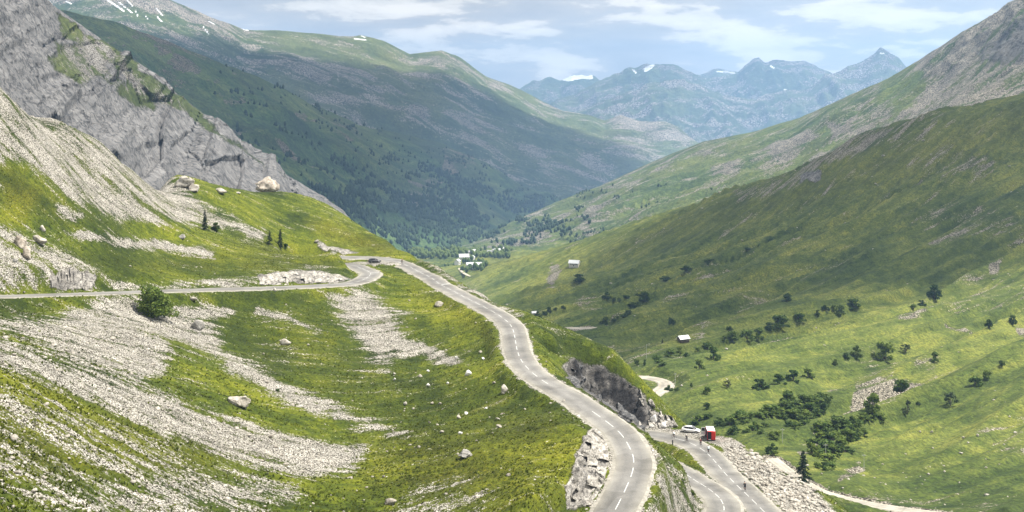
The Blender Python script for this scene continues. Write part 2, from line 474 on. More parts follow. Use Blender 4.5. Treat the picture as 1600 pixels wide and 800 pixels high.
put(scree, W([(-240, 505), (0, 530), (60, 560), (130, 575), (230, 605), (300, 635), (400, 668), (500, 690), (570, 700), (545, 735), (500, 745), (430, 735), (350, 715), (270, 680), (190, 645), (90, 608), (0, 582), (-240, 560)], 14), 0.84)
put(scree, W([(-240, 590), (0, 600), (150, 640), (300, 700), (480, 755), (470, 790), (300, 830), (-240, 830)], 20), 0.43)
put(scree, W([(130, 775), (260, 735), (420, 745), (450, 775), (300, 815), (120, 815)], 26), 0.64)
put(scree, W([(640, 760), (720, 740), (780, 770), (760, 815), (600, 815)], 20), 0.46)
put(scree, W([(518, 462), (560, 448), (590, 462), (612, 490), (635, 520), (665, 545), (650, 555), (615, 556), (605, 572), (585, 565), (560, 535), (535, 500)], 16), 0.82)
put(scree, W([(650, 530), (690, 548), (745, 574), (700, 572), (655, 552)], 6), 0.85)
put(scree, W([(400, 478), (450, 496), (505, 518), (495, 522), (440, 504), (400, 490)], 5), 0.82)
put(scree, W([(600, 470), (640, 485), (640, 495), (610, 488)], 6), 0.5)
put(scree, W([(1010, 690), (1035, 715), (1075, 745), (1105, 790), (1100, 815), (1010, 815), (1020, 760)], 12), 0.62)
put(scree, W([(1125, 690), (1150, 690), (1200, 722), (1260, 762), (1320, 812), (1235, 812), (1185, 760), (1140, 720)], 5), 1.0)
put(scree, W([(-240, 440), (0, 447), (200, 440), (380, 432), (520, 420), (560, 440), (400, 448), (200, 454), (-240, 466)], 6), 0.5)
put(scree, W([(645, 400), (700, 428), (820, 490), (815, 500), (700, 440)], 5), 0.55)
put(rock, W([(868, 572), (895, 560), (945, 572), (975, 590), (1000, 612), (1030, 642), (1064, 665), (1040, 672), (1000, 674), (960, 650), (915, 612), (890, 594)], 10), 0.8)
put(rock, W([(925, 660), (948, 680), (952, 720), (945, 760), (920, 790), (885, 800), (880, 760), (900, 720), (912, 690)], 6), 0.85)
put(rock, W([(400, 432), (440, 424), (490, 424), (535, 432), (545, 440), (480, 446), (410, 446)], 4), 0.8)
put(rock, W([(78, 432), (110, 424), (150, 432), (150, 452), (80, 456)], 4), 0.85)
put(rock, W([(490, 378), (530, 382), (565, 396), (540, 400), (505, 392)], 4), 0.7)
put(rock, W([(940, 780), (1005, 730), (1022, 745), (1000, 800), (985, 815)], 6), 0.35)
put(rock, W([(300, 500), (318, 512), (312, 524), (300, 515)], 4), 0.6)
put(flow, W([(480, 350), (520, 345), (620, 392), (600, 400), (500, 365)], 12), 0.9)
put(flow, W([(640, 440), (700, 470), (760, 500), (780, 540), (740, 520), (650, 470)], 16), 0.55)
put(flow, W([(560, 690), (700, 690), (860, 660), (925, 690), (900, 760), (800, 790), (560, 760)], 30), 0.55)
put(flow, W([(0, 290), (60, 300), (40, 350), (0, 340)], 12), 0.7)
put(flow, W([(380, 370), (560, 400), (500, 420), (300, 400)], 14), 0.35)
gravel = 1 - sstep(3.2, 4.3, droad + 0.7 * fbm(x / 2, y / 2, 2, 61))
scree = np.maximum(scree, gravel * 0.9)
rock *= sstep(3.3, 4.6, droad)
lushm = np.zeros(len(x))
for poly, v_ in [([(-240, 200), (0, 250), (60, 283), (130, 328), (195, 358), (110, 350), (60, 330), (0, 300), (-240, 280)], .95), ([(90, 395), (150, 385), (350, 405), (520, 415), (500, 425), (300, 425), (150, 428)], .8), ([(330, 470), (520, 470), (560, 540), (600, 580), (700, 580), (800, 620), (860, 660), (700, 690), (600, 650), (480, 605), (380, 560)], .62), ([(280, 455), (520, 455), (500, 475), (300, 470)], .7), ([(0, 468), (180, 462), (120, 480), (0, 490)], .5), ([(590, 470), (700, 520), (690, 545), (620, 500)], .5)]:
    put(lushm, W(poly, 16), v_)
lushm *= 0.85 + 0.5 * fbm(x / 14, y / 14, 3, 77)
face = M([(880, 548), (905, 556), (940, 572), (975, 592), (1005, 625), (1020, 655), (1000, 674), (960, 650), (915, 612), (890, 590)], 14) * (1.0 + 1.3 * fbm(x / 6, z / 2.2, 4, 79))
put(lushm, face, 1.0)
put(flow, W([(-240, 590), (0, 595), (200, 650), (380, 720), (300, 745), (100, 740), (-240, 760)], 24), 0.5)
flow *= 0.6
# relief: swells, hummocks, tufts, and blocky ledges where rock is bare
calm = sstep(3.8, 7.5, droad)
fall = (x * 0.86 + y * 0.5, -x * 0.5 + y * 0.86)
z = z + calm * (0.9 * fbm(x / 22, y / 22, 3, 3) + 0.45 * fbm(fall[0] / 11, fall[1] / 4.0, 3, 5) + 0.28 * fbm(x / 1.8, y / 1.8, 3, 9))
z = z + calm * np.clip(1 - scree - rock, 0, 1) * 0.10 * vnoise(x / 0.55, y / 0.55, 12)
z = z + calm * scree * 0.16 * fbm(x / 0.7, y / 0.7, 2, 15)
rw = sstep(0.3, 0.8, rock) * sstep(3.6, 6.0, droad)
lean = (x * 0.8 - z * 0.6)
z = z + rw * 0.9 * ridged(lean / 7, y / 4, 3, 21)
xd = x.copy(); yd = y.copy()
rs = np.where(rw > 0.01)[0]
q1 = (x[rs] + 0.35 * y[rs] + 0.5 * z[rs]) ; q2 = (z[rs] - 0.4 * x[rs])
fn = 0.7 * facet(q1 / 3.4, q2 / 1.9, 27) + 0.3 * facet(q1 / 1.3, q2 / 0.8, 33)
xd[rs] += rw[rs] * 0.55 * fn; yd[rs] -= rw[rs] * 1.1 * fn; z[rs] += rw[rs] * 0.45 * fn
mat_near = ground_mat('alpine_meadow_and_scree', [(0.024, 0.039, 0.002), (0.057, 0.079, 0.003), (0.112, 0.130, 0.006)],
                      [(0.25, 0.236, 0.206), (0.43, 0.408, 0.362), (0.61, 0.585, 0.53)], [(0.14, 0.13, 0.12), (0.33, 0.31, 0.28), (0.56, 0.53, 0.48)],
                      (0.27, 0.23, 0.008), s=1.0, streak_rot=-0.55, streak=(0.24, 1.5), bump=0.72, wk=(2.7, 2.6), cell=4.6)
hill_me = np_mesh('hillside', np.stack([xd, yd, z], 1), grid_faces(len(rows), len(cols)), mat_near)
set_mask(hill_me, scree, rock, flow, lushm)
hillside = tag(mesh_obj('hillside', hill_me), kind='structure')
NX, NY, NZ, NSC, NRK, NDR = x, y, z, scree, rock, droad
NPX, NPY = px, py

# ------------------------------------------------------------------ roads
def asphalt(name, base):
    m, nt, b = mat_new(name)
    g = N(nt, 'ShaderNodeNewGeometry')
    n1 = noise_n(nt, g.outputs['Position'], 0.16, 5, 0.65)
    n2 = noise_n(nt, g.outputs['Position'], 5.0, 5, 0.8)
    c = ramp(nt, n1, [(0.35, tuple(v * 0.74 for v in base)), (0.62, tuple(v * 1.16 for v in base))])
    c = mixc(nt, 1.0, c, ramp(nt, n2, [(0.3, (0.8,) * 3), (0.7, (1.2,) * 3)]), 'MULTIPLY')
    uv = N(nt, 'ShaderNodeAttribute', attribute_name='across')
    wheel = ramp(nt, uv.outputs['Fac'], [(0.0, (1.25, 1.22, 1.12)), (0.10, (1.05, 1.04, 1.0)), (0.28, (0.80,) * 3), (0.5, (1.0,) * 3), (0.72, (0.80,) * 3), (0.90, (1.05, 1.04, 1.0)), (1.0, (1.25, 1.22, 1.12))])
    c = mixc(nt, 1.0, c, wheel, 'MULTIPLY')
    # old repair patches with a shape of their own
    vo = N(nt, 'ShaderNodeTexVoronoi'); vo.inputs['Scale'].default_value = 0.17
    L(nt, g.outputs['Position'], vo.inputs['Vector'])
    sp = N(nt, 'ShaderNodeSeparateColor'); L(nt, vo.outputs['Color'], sp.inputs[0])
    c = mixc(nt, 1.0, c, ramp(nt, sp.outputs[0], [(0.66, (1, 1, 1)), (0.68, (0.84, 0.835, 0.83))]), 'MULTIPLY')
    L(nt, c, b.inputs['Base Color'])
    b.inputs['Roughness'].default_value = 0.85
    return m
asph = asphalt('worn_asphalt', (0.198, 0.192, 0.180))
pale = asphalt('pale_gravel_road', (0.36, 0.335, 0.285))
gravel_m = plain('roadside_gravel', (0.27, 0.255, 0.22), 0.95, var=0.3, scale=1.3)
paint = plain('road_paint', (0.50, 0.50, 0.485), 0.7, var=0.3, scale=3.0)
def frame_of(cl):
    t = np.gradient(cl, axis=0)
    t[:, 2] = 0
    t /= np.linalg.norm(t, axis=1)[:, None]
    return t, np.stack([t[:, 1], -t[:, 0], 0 * t[:, 0]], 1)          # tangent, right-hand normal
def ribbon(cl, offs, dz, jit=None):
    t, n = frame_of(cl)
    v = []
    for k, o in enumerate(offs):
        oo = o if jit is None else o + jit[k]
        q = cl + n * (np.asarray(oo)[:, None] if np.ndim(oo) else oo)
        q = q.copy(); q[:, 2] += dz[k]
        v.append(q)
    return np.stack(v, 1).reshape(-1, 3), grid_faces(len(cl), len(offs))
def make_road(name, cl, hw, mat, shoulder=0.35):
    s = np.arange(len(cl)) * 1.0
    j = [0.22 * fbm(s / 5, s * 0 + 3, 3, 81), *[0] * 5, 0.22 * fbm(s / 5, s * 0 + 9, 3, 83)]
    offs = [-hw, -hw * 0.66, -hw * 0.33, 0, hw * 0.33, hw * 0.66, hw]
    v, f = ribbon(cl, offs, [0, .02, .04, .05, .04, .02, 0], j)
    me = np_mesh(name, v, f, mat)
    a = me.attributes.new('across', 'FLOAT', 'POINT')
    a.data.foreach_set('value', np.tile(np.linspace(0, 1, 7), len(cl)).astype(np.float32))
    o = tag(mesh_obj(name, me), kind='structure')
    if shoulder:
        for sg in (-1, 1):
            jj = [0, 0.35 * fbm(s / 4, s * 0 + 21 * sg, 3, 85 + sg), 0.5 * fbm(s / 3, s * 0 + 31 * sg, 3, 89 + sg)]
            w = [sg * (hw - 0.4), sg * (hw + shoulder), sg * (hw + shoulder + 0.6)]
            v, f = ribbon(cl, w, [-.03, -.05, -.3], jj)
            mesh_obj('shoulder', np_mesh('shoulder', v, f, gravel_m), o)
    return o
road_main = make_road('road', main_c, HW, asph)
road_low = make_road('lower_road', low_c, HW, asph)
def dash_strip(road, cl, s0, s1, off=0.0, w=0.065):
    i0 = max(0, int(s0)); i1 = min(len(cl) - 1, int(s1) + 1)
    idx = np.linspace(s0, s1, 5)
    seg = np.stack([np.interp(idx, np.arange(len(cl)), cl[:, k]) for k in range(3)], 1)
    v, f = ribbon(seg, [off - w, off + w], [.058, .058])
    mesh_obj('lane_dash', np_mesh('lane_dash', v, f, paint, smooth=False), road)
def s_at(cl, px_, py_):
    q = cl[:, 0] / cl[:, 1] * F + CX; r = CY - cl[:, 2] / cl[:, 1] * F
    return int(np.argmin((q - px_) ** 2 + (r - py_) ** 2))
def dashes(road, cl, s0, s1, on=3.0, off=2.2):
    s = s0
    while s + on < s1:
        dash_strip(road, cl, s, s + on)
        s += on + off
dashes(road_main, main_c, 2, s_at(main_c, 916, 637), 3.6, 2.1)
dashes(road_main, main_c, s_at(main_c, 855, 600), s_at(main_c, 615, 407), 3.2, 2.6)
dashes(road_main, main_c, s_at(main_c, 558, 418), s_at(main_c, 540, 443), 3.4, 1.6)
dashes(road_low, low_c, 2, s_at(low_c, 1024, 679), 3.4, 2.2)
dashes(road_low, low_c, s_at(low_c, 1072, 744), len(low_c) - 3, 3.2, 1.2)
# the stop lines painted across the carriageway
def cross_line(road, cl, s, o0, o1, w=0.2):
    i = int(s)
    t, n = frame_of(cl)
    c = cl[i]
    v = [c + n[i] * o0 - t[i] * w, c + n[i] * o1 - t[i] * w, c + n[i] * o1 + t[i] * w, c + n[i] * o0 + t[i] * w]
    v = np.array(v); v[:, 2] += 0.062
    mesh_obj('stop_line', np_mesh('stop_line', v, [[0, 1, 2, 3]], paint, False), road)
cross_line(road_main, main_c, s_at(main_c, 689, 444), 0.3, 2.6, 0.35)
cross_line(road_main, main_c, s_at(main_c, 579, 427), -2.6, -0.2, 0.22)

# ------------------------------------------------------------------ valley slope on the right
vp = [P(*a) for a in [
    (1250, 790, 300), (1200, 722, 345), (1130, 670, 400), (1060, 622, 460), (1000, 585, 520), (920, 540, 700), (880, 513, 800), (850, 495, 880), (800, 462, 1150), (745, 432, 1500), (715, 413, 1900), (660, 402, 2150),
    (1440, 800, 312), (1600, 800, 305), (1800, 800, 300), (1450, 700, 385), (1600, 660, 405), (1800, 640, 400), (1520, 740, 350), (1350, 740, 350), (1300, 700, 385), (1600, 565, 485), (1500, 605, 470), (1400, 655, 435), (1310, 690, 395),
    (1250, 640, 440), (1200, 620, 455), (1300, 600, 500), (1300, 545, 580), (1400, 560, 545), (1450, 485, 680), (1600, 480, 640), (1600, 400, 770), (1200, 560, 560), (1150, 540, 625), (1100, 565, 560), (1060, 536, 690), (1030, 560, 600),
    (1250, 485, 710), (1400, 440, 790), (1600, 330, 890), (1600, 250, 1010), (1600, 152, 1200), (1400, 350, 960), (1400, 265, 1110), (1400, 196, 1230), (1500, 172, 1210), (1300, 238, 1290), (1230, 272, 1340), (1230, 340, 1150), (1230, 420, 900),
    (1140, 302, 1420), (1050, 332, 1500), (1050, 400, 1180), (1050, 470, 870), (960, 366, 1600), (900, 392, 1680), (900, 440, 1280), (900, 488, 960), (830, 415, 1780), (800, 440, 1400), (950, 500, 820),
    (780, 405, 2050), (840, 399, 2080), (700, 402, 2200), (760, 393, 2380), (650, 396, 2400), (600, 398, 2300), (860, 394, 2300),
    (1800, 80, 1150), (1800, 300, 880), (1800, 480, 600),
]]
for (px_, py_, d) in [(1800, 80, 1150), (1600, 152, 1200), (1400, 196, 1230), (1230, 272, 1340), (1050, 332, 1500), (960, 366, 1600)]:
    x_, y_, z_ = P(px_, py_, d)
    vp += [(x_ - 10, y_ + 80, z_ - 22), (x_, y_ + 400, z_ - 160)]
vp += [(-50, 400, -230), (0, 330, -190), (60, 300, -135), (20, 400, -160), (-150, 900, -280), (-300, 1600, -330), (120, 250, -106), (180, 200, -95), (90, 250, -118)]
HV = Field(vp, c=0.12, scale=100.0)
cols = np.arange(560, 1850, 2.5)
rows = np.exp(np.linspace(math.log(235), math.log(2450), 470))
PX, DD = np.meshgrid(cols, rows)
x = ((PX - CX) / F * DD).ravel(); y = DD.ravel().copy()
z = HV(x, y)
# valley roads
vr1 = catmull([lvl(1206, 716, -114), lvl(1232, 736, -113.6), lvl(1262, 757, -112.8), lvl(1290, 771, -112), lvl(1340, 784, -111.8), lvl(1390, 793, -111.4), lvl(1440, 800, -111), lvl(1540, 812, -110)], 2.0)
vr2 = catmull([lvl(965, 589, -134), lvl(1000, 589, -133), lvl(1022, 591.5, -132), lvl(1038, 597, -131), lvl(1040, 604, -129.5), lvl(1024, 614, -127.5), lvl(1000, 625, -125)], 2.0)
vr3 = catmull([lvl(800, 513, -166), lvl(868, 512.5, -165.5), lvl(920, 512.5, -165), lvl(945, 512, -164)], 3.0)
z, d1 = road_blend(x, y, z, vr1, 3.6, 8.5)
z, d2 = road_blend(x, y, z, vr2, 4.2, 9.0)
z, d3 = road_blend(x, y, z, vr3, 5.0, 14.0)
vdr = np.minimum(np.minimum(d1, d2), d3)
px = x / y * F + CX; py = CY - z / y * F
# folds that run down the slope to the stream, and stock-trodden terraces
a = 0.72 - 0.24 * sstep(650, 1150, y)
u = (x - 320) * np.cos(a) + (y - 850) * np.sin(a); v = -(x - 320) * np.sin(a) + (y - 850) * np.cos(a)
k = np.clip(y / 600, 0.45, 2.2)
calm = sstep(4, 14, vdr) * sstep(20, 130, x + 0.15 * (y - 500)) * (1 - 0.6 * sstep(1000, 1250, y))
wob = 18 * fbm(x / 120, y / 120, 2, 101)
z = z + calm * k * (6.0 * fbm((u + 0) / 260, (v + wob) / 52, 3, 103) + 7.0 * ridged(u / 330, (v + wob * 0.6) / 30, 3, 105) + 2.6 * ridged(u / 150, (v + wob * 0.4) / 9, 2, 113) + 1.5 * fbm(u / 40, v / 9, 3, 107) + 0.30 * fbm(x / 5, y / 5, 3, 109))
wpx = px + 10 * fbm(px / 30, py / 18, 3, 131); wpy = py + 5 * fbm(px / 26, py / 14, 3, 137)
W = lambda poly, f=6: poly_mask(wpx, wpy, poly, f)
scree = np.zeros(len(x)); rock = np.zeros(len(x)); flow = np.zeros(len(x))
for (poly, f_, v_) in [([(1395, 520), (1440, 500), (1485, 484), (1478, 494), (1430, 512), (1400, 524)], 4, .72), ([(1300, 605), (1340, 588), (1378, 585), (1330, 605), (1302, 620)], 4, .55),
                       ([(1200, 545), (1245, 535), (1250, 545), (1215, 556)], 4, .6), ([(1375, 602), (1397, 598), (1390, 612), (1378, 612)], 3, .6), ([(1425, 580), (1465, 570), (1460, 588), (1430, 592)], 6, .5),
                       ([(1478, 514), (1530, 515), (1530, 519), (1480, 518)], 2, .9), ([(1588, 515), (1612, 516), (1612, 524), (1590, 522)], 3, .9), ([(1335, 598), (1450, 600), (1440, 606), (1330, 640), (1280, 690), (1270, 690), (1325, 632)], 3, .62),
                       ([(1240, 265), (1330, 215), (1420, 190), (1500, 172), (1400, 215), (1320, 250), (1240, 300), (1200, 300)], 8, .50), ([(1150, 300), (1240, 270), (1220, 300), (1150, 320)], 6, .45),
                       ([(1380, 310), (1460, 285), (1430, 310), (1370, 330)], 8, .5), ([(1545, 425), (1570, 412), (1560, 428)], 3, .9), ([(1320, 365), (1345, 350), (1340, 358)], 2, .9), ([(1250, 440), (1330, 415), (1320, 430), (1255, 450)], 5, .5),
                       ([(1080, 510), (1130, 505), (1120, 520), (1080, 525)], 6, .5), ([(1440, 395), (1500, 365), (1520, 375), (1470, 400)], 6, .55), ([(1010, 575), (1060, 560), (1100, 540), (1100, 545), (1060, 570)], 5, .5),
                       ([(900, 480), (945, 480), (940, 495), (900, 495)], 7, .48), ([(860, 415), (872, 425), (860, 460), (848, 460)], 3, .7), ([(1318, 735), (1350, 720), (1335, 750), (1310, 762)], 5, .7), ([(1240, 700), (1300, 690), (1310, 695), (1250, 716)], 3, .5)]:
    put(scree, W(poly, f_), v_)
scree = np.maximum(scree, 0.27 * sstep(0.15, 0.4, fbm(x / 60, y / 60, 3, 141)))
scree = np.maximum(scree, 1 - sstep(2.5, 5.0, vdr))
put(flow, W([(1230, 290), (1400, 215), (1620, 165), (1620, 235), (1420, 290), (1250, 330), (1050, 370), (900, 440), (820, 470), (850, 420), (1050, 345)], 25), 0.42)
put(flow, W([(720, 400), (860, 396), (840, 410), (800, 420), (735, 432)], 6), 0.45)
put(rock, W([(1250, 275), (1285, 270), (1280, 285), (1250, 290)], 4), .8)
mat_val = ground_mat('valley_pasture', [(0.042, 0.066, 0.011), (0.080, 0.108, 0.019), (0.138, 0.160, 0.032)],
                     [(0.20, 0.18, 0.14), (0.31, 0.285, 0.23), (0.43, 0.395, 0.325)], [(0.10, 0.095, 0.09), (0.22, 0.21, 0.19), (0.36, 0.34, 0.31)],
                     (0.20, 0.17, 0.018), s=0.36, streak_rot=-0.6, streak=(0.16, 1.7), bump=0.75, cell=4.0)
vme = np_mesh('valley_slope', np.stack([x, y, z], 1), grid_faces(len(rows), len(cols)), mat_val)
set_mask(vme, scree, rock, flow)
valley = tag(mesh_obj('valley_slope', vme), kind='structure')
VX, VY, VZ, VPX, VPY = x, y, z, px, CY - z / y * F
make_road('valley_road', vr1, 1.8, pale, 0.25)
make_road('valley_road', vr2, 2.9, pale, 0.6)
make_road('valley_road', vr3, 2.6, pale, 0.6)

# ------------------------------------------------------------------ mountains: sheets lofted through surveyed ridge and foot lines
def loft(name, rows_, nx, nv, px0, px1, relief, mat, masks=None):
    """rows_: list of polylines of (px, py, distance) from the foot up to the crest and down the far side."""
    cx_ = np.linspace(px0, px1, nx)
    pts = []
    for r in rows_:
        r = np.array(r, float)
        d = np.interp(cx_, r[:, 0], r[:, 2]); p = np.interp(cx_, r[:, 0], r[:, 1])
        pts.append(np.stack([(cx_ - CX) / F * d, d, (CY - p) / F * d], 1))
    pts = np.array(pts)
    vv = np.concatenate([np.linspace(i, i + 1, n, endpoint=False) for i, n in enumerate(nv)] + [[len(nv)]])
    i0 = np.minimum(vv.astype(int), len(nv) - 1); t = (vv - i0)[:, None, None]
    g = pts[i0] * (1 - t) + pts[i0 + 1] * t
    gx, gy, gz = g[..., 0].ravel(), g[..., 1].ravel(), g[..., 2].ravel()
    V = np.repeat(vv, nx)
    gx, gy, gz = relief(gx, gy, gz, V)
    me = np_mesh(name, np.stack([gx, gy, gz], 1), grid_faces(len(vv), nx), mat)
    qx = gx / gy * F + CX; qy = CY - gz / gy * F
    set_mask(me, *(masks(qx, qy, gx, gy, gz) if masks else (None,)))
    o = tag(mesh_obj(name, me), kind='structure')
    return o, gx, gy, gz, qx, qy

def back(row, dd, dz):
    return [(p, q + dz, d + dd) for p, q, d in row]

# grey rock wall behind the left shoulder
rB_top = [(-300, -230, 600), (-100, -110, 650), (0, -45, 690), (70, 2, 725), (150, 56, 780), (230, 112, 835), (330, 188, 890), (440, 268, 945), (500, 305, 965), (535, 328, 975), (552, 350, 965), (575, 420, 940), (600, 500, 900)]
rB_mid = [(-300, 150, 500), (0, 160, 560), (150, 220, 640), (330, 290, 740), (440, 340, 800), (535, 390, 850), (600, 500, 860)]
rB_bot = [(-300, 520, 420), (0, 470, 445), (200, 470, 520), (400, 480, 640), (550, 500, 780), (600, 560, 820)]
def relB(x, y, z, V):
    w = np.clip(V, 0, 1.0)
    s = (x + y * 0.4 - z * 0.9); t = (x * 0.7 + z)
    n = 34 * fbm(t / 130, s / 90, 3, 203) + 20 * ridged(t / 60, s / 150, 3, 201) + 17 * facet(t / 55 + 0.3 * fbm(x / 60, z / 60, 2, 3), s / 120, 205) + 9 * facet(t / 20 + 0.3 * fbm(x / 30, z / 30, 2, 3), s / 44, 209) + 4.0 * facet(t / 8, s / 17, 213) + 1.5 * facet(t / 3.5, s / 7, 217)
    edge = sstep(0.0, 0.10, 2.0 - V) * 0.85 + 0.15
    edge = np.where(V > 2, 0.3, edge)
    return x + n * 0.35 * edge, y - n * 0.9 * edge, z + n * 0.35 * edge
def mB(qx, qy, x, y, z):
    wx = qx + 18 * fbm(qx / 40, qy / 30, 4, 211); wy = qy + 14 * fbm(qx / 36, qy / 28, 4, 213)
    g = np.full(len(x), 1.0)
    for poly, f_ in [([(70, 95), (150, 60), (170, 80), (150, 110), (120, 130)], 14), ([(110, 110), (150, 95), (160, 112), (120, 120)], 8), ([(190, 140), (250, 130), (240, 165), (215, 180)], 10), ([(60, 5), (160, 60), (240, 118), (330, 190), (440, 268), (520, 318), (440, 275), (330, 205), (200, 120), (100, 50)], 5)]:
        g = np.minimum(g, 1 - poly_mask(wx, wy, poly, f_) * 0.52)
    sc = np.maximum(poly_mask(wx, wy, [(60, 30), (140, 60), (230, 120), (330, 200), (200, 150), (120, 140), (80, 90)], 20) * 0.8, 0)
    return sc * 0.7, g * 0.95 - sc * 0.5, None
mat_B = ground_mat('grey_limestone', [(0.034, 0.048, 0.016), (0.052, 0.068, 0.022), (0.075, 0.090, 0.032)], [(0.17, 0.165, 0.158), (0.23, 0.223, 0.212), (0.29, 0.28, 0.265)],
                   [(0.10, 0.099, 0.10), (0.155, 0.152, 0.151), (0.225, 0.219, 0.214)], (0.2, 0.17, 0.02), s=0.16, streak_rot=0.5, streak=(0.3, 1.3), bump=0.6, cell=9, relief=0.8)
loft('rock_mountain', [rB_bot, rB_mid, rB_top, back(rB_top, 120, 45)], 420, (50, 190, 10), -300, 600, relB, mat_B, mB)

# dark wooded ridge beyond it
rC_top = [(-300, -90, 2100), (0, -25, 2250), (75, 10, 2350), (130, 24, 2420), (180, 33, 2500), (240, 55, 2650), (300, 80, 2800), (400, 118, 3100), (440, 137, 3300), (480, 160, 3500), (560, 195, 3900), (680, 220, 4500), (760, 255, 4800), (830, 300, 5000), (880, 322, 5000), (960, 350, 5000)]
rC_mid = [(-300, 150, 1600), (0, 170, 1700), (300, 230, 2050), (440, 262, 2300), (560, 296, 2700), (680, 318, 3300), (760, 335, 3900), (830, 350, 4300), (960, 370, 4500)]
rC_bot = [(-300, 520, 1150), (0, 480, 1250), (300, 450, 1500), (440, 440, 1700), (560, 425, 2050), (680, 405, 2650), (760, 398, 3200), (830, 395, 3800), (960, 395, 4200)]
def relC(x, y, z, V):
    a_ = 1.1
    u = x * math.cos(a_) + y * math.sin(a_); v = -x * math.sin(a_) + y * math.cos(a_)
    n = 45 * fbm(u / 700, v / 420, 3, 303) + 34 * ridged(u / 620, v / 200, 3, 301) + 12 * fbm(u / 120, v / 60, 4, 305)
    edge = np.where(V > 2, 0.3, 0.12 + 0.88 * sstep(0, 0.35, 2 - V))
    return x, y, z + n * edge + 2.5 * fbm(x / 40, y / 40, 2, 307)
def mC(qx, qy, x, y, z):
    n = fbm(qx / 60, qy / 26, 4, 311)
    sc = np.maximum(poly_mask(qx + 6 * n, qy, [(430, 218), (442, 222), (470, 252), (460, 252), (440, 238)], 4), 0.44 * (n > 0.26))
    return sc, None, 0.5 * (fbm(x / 300, y / 300, 3, 313) > 0.0)
mat_C = ground_mat('shaded_alpine_slope', [(0.030, 0.066, 0.020), (0.066, 0.118, 0.032), (0.125, 0.172, 0.050)], [(0.22, 0.185, 0.13), (0.28, 0.24, 0.17), (0.34, 0.29, 0.21)],
                   [(0.14, 0.135, 0.13), (0.22, 0.21, 0.2), (0.3, 0.29, 0.27)], (0.115, 0.115, 0.035), s=0.07, streak_rot=-1.1, streak=(0.2, 1.6), bump=0.8, cell=5, relief=0.8)
oC, CXs, CYs, CZs, CQX, CQY = loft('wooded_ridge', [rC_bot, rC_mid, rC_top, back(rC_top, 500, 40)], 420, (90, 120, 8), -300, 960, relC, mat_C, mC)

# long far mountain with the snow-streaked peak
rD_top = [(-300, -60, 5600), (0, -45, 5600), (130, -28, 5500), (200, -30, 5500), (270, 2, 5600), (330, 26, 5700), (385, 47, 5900), (430, 48, 6000), (480, 52, 6100), (530, 58, 6200), (565, 56, 6300), (600, 66, 6400), (640, 86, 6500), (690, 81, 6600), (720, 92, 6700), (760, 120, 6800), (800, 134, 6900), (850, 160, 7000), (880, 174, 7000), (920, 180, 7050), (945, 189, 7100), (970, 180, 7100), (1000, 189, 7100), (1040, 190, 7100), (1060, 197, 7100), (1078, 212, 7050), (1090, 222, 7000), (1130, 260, 6900)]
rD_mid = [(-300, 60, 4800), (270, 110, 4900), (480, 150, 5300), (640, 190, 5600), (800, 235, 5900), (950, 255, 6200), (1090, 270, 6500), (1130, 280, 6500)]
rD_bot = [(-300, 230, 4200), (270, 240, 4300), (480, 270, 4700), (680, 320, 5000), (830, 350, 5300), (960, 350, 5500), (1090, 330, 6000), (1130, 330, 6000)]
def relD(x, y, z, V):
    a_ = 0.35
    u = x * math.cos(a_) + y * math.sin(a_); v = -x * math.sin(a_) + y * math.cos(a_)
    n = 90 * fbm(u / 1500, v / 800, 3, 403) + 70 * ridged(u / 1200, v / 420, 3, 401) + 22 * ridged(u / 320, v / 110, 3, 409) + 9 * fbm(u / 90, v / 60, 3, 405)
    edge = np.where(V > 2, 0.15, 0.10 + 0.90 * sstep(0, 0.4, 2 - V))
    return x, y, z + n * edge + 5 * fbm(x / 110, y / 110, 3, 407)
def mD(qx, qy, x, y, z):
    n = fbm(qx / 34, qy / 16, 4, 411)
    wx = qx + 14 * n; wy = qy + 8 * fbm(qx / 30, qy / 18, 3, 413)
    sc = 0.38 + 0.25 * fbm(qx / 90, qy / 40, 3, 415)
    for poly, v_ in [([(120, -40), (300, -20), (380, 45), (350, 60), (240, 20), (150, 10)], .62), ([(370, 60), (520, 100), (530, 125), (500, 140), (420, 110), (360, 95)], .58), ([(640, 80), (700, 80), (740, 112), (745, 128), (700, 110), (650, 100)], .6), ([(940, 185), (985, 180), (1060, 195), (1085, 220), (1040, 218), (980, 200)], .85), ([(740, 150), (780, 165), (790, 185), (750, 170)], .6), ([(620, 155), (680, 165), (680, 195), (630, 190)], .55)]:
        sc = np.maximum(sc, poly_mask(wx, wy, poly, 12) * v_)
    sn = np.zeros(len(x))
    for (x0, y0, x1, y1, w) in [(170, 1, 193, 17, 3.2), (187, 4, 206, 20, 2.4), (198, 0, 208, 10, 2), (243, 13, 253, 24, 2.2), (246, 26, 254, 34, 2), (227, 24, 232, 30, 1.5), (104, 3, 112, 6, 2), (318, 42, 326, 54, 1.8), (254, 62, 262, 66, 1.6), (326, 33, 335, 38, 1.6), (380, 45, 388, 48, 1.8), (552, 60, 571, 62, 1.8), (210, 14, 216, 26, 1.6), (565, 56, 569, 58, 1.5)]:
        np.maximum(sn, line_mask(qx + 3 * n, qy + n, [(x0, y0), (x1, y1)], w * 0.34) * 0.85, out=sn)
    return sc, None, 0.4 * (fbm(x / 500, y / 500, 3, 417) > 0.1), sn
mat_D = ground_mat('high_mountain_pasture', [(0.050, 0.078, 0.028), (0.078, 0.110, 0.036), (0.120, 0.145, 0.052)], [(0.32, 0.295, 0.25), (0.42, 0.385, 0.33), (0.52, 0.48, 0.415)],
                   [(0.14, 0.135, 0.13), (0.22, 0.21, 0.2), (0.3, 0.29, 0.27)], (0.16, 0.155, 0.055), s=0.045, streak_rot=-0.35, streak=(0.3, 1.3), bump=0.8, snow=True, cell=5, relief=0.8)
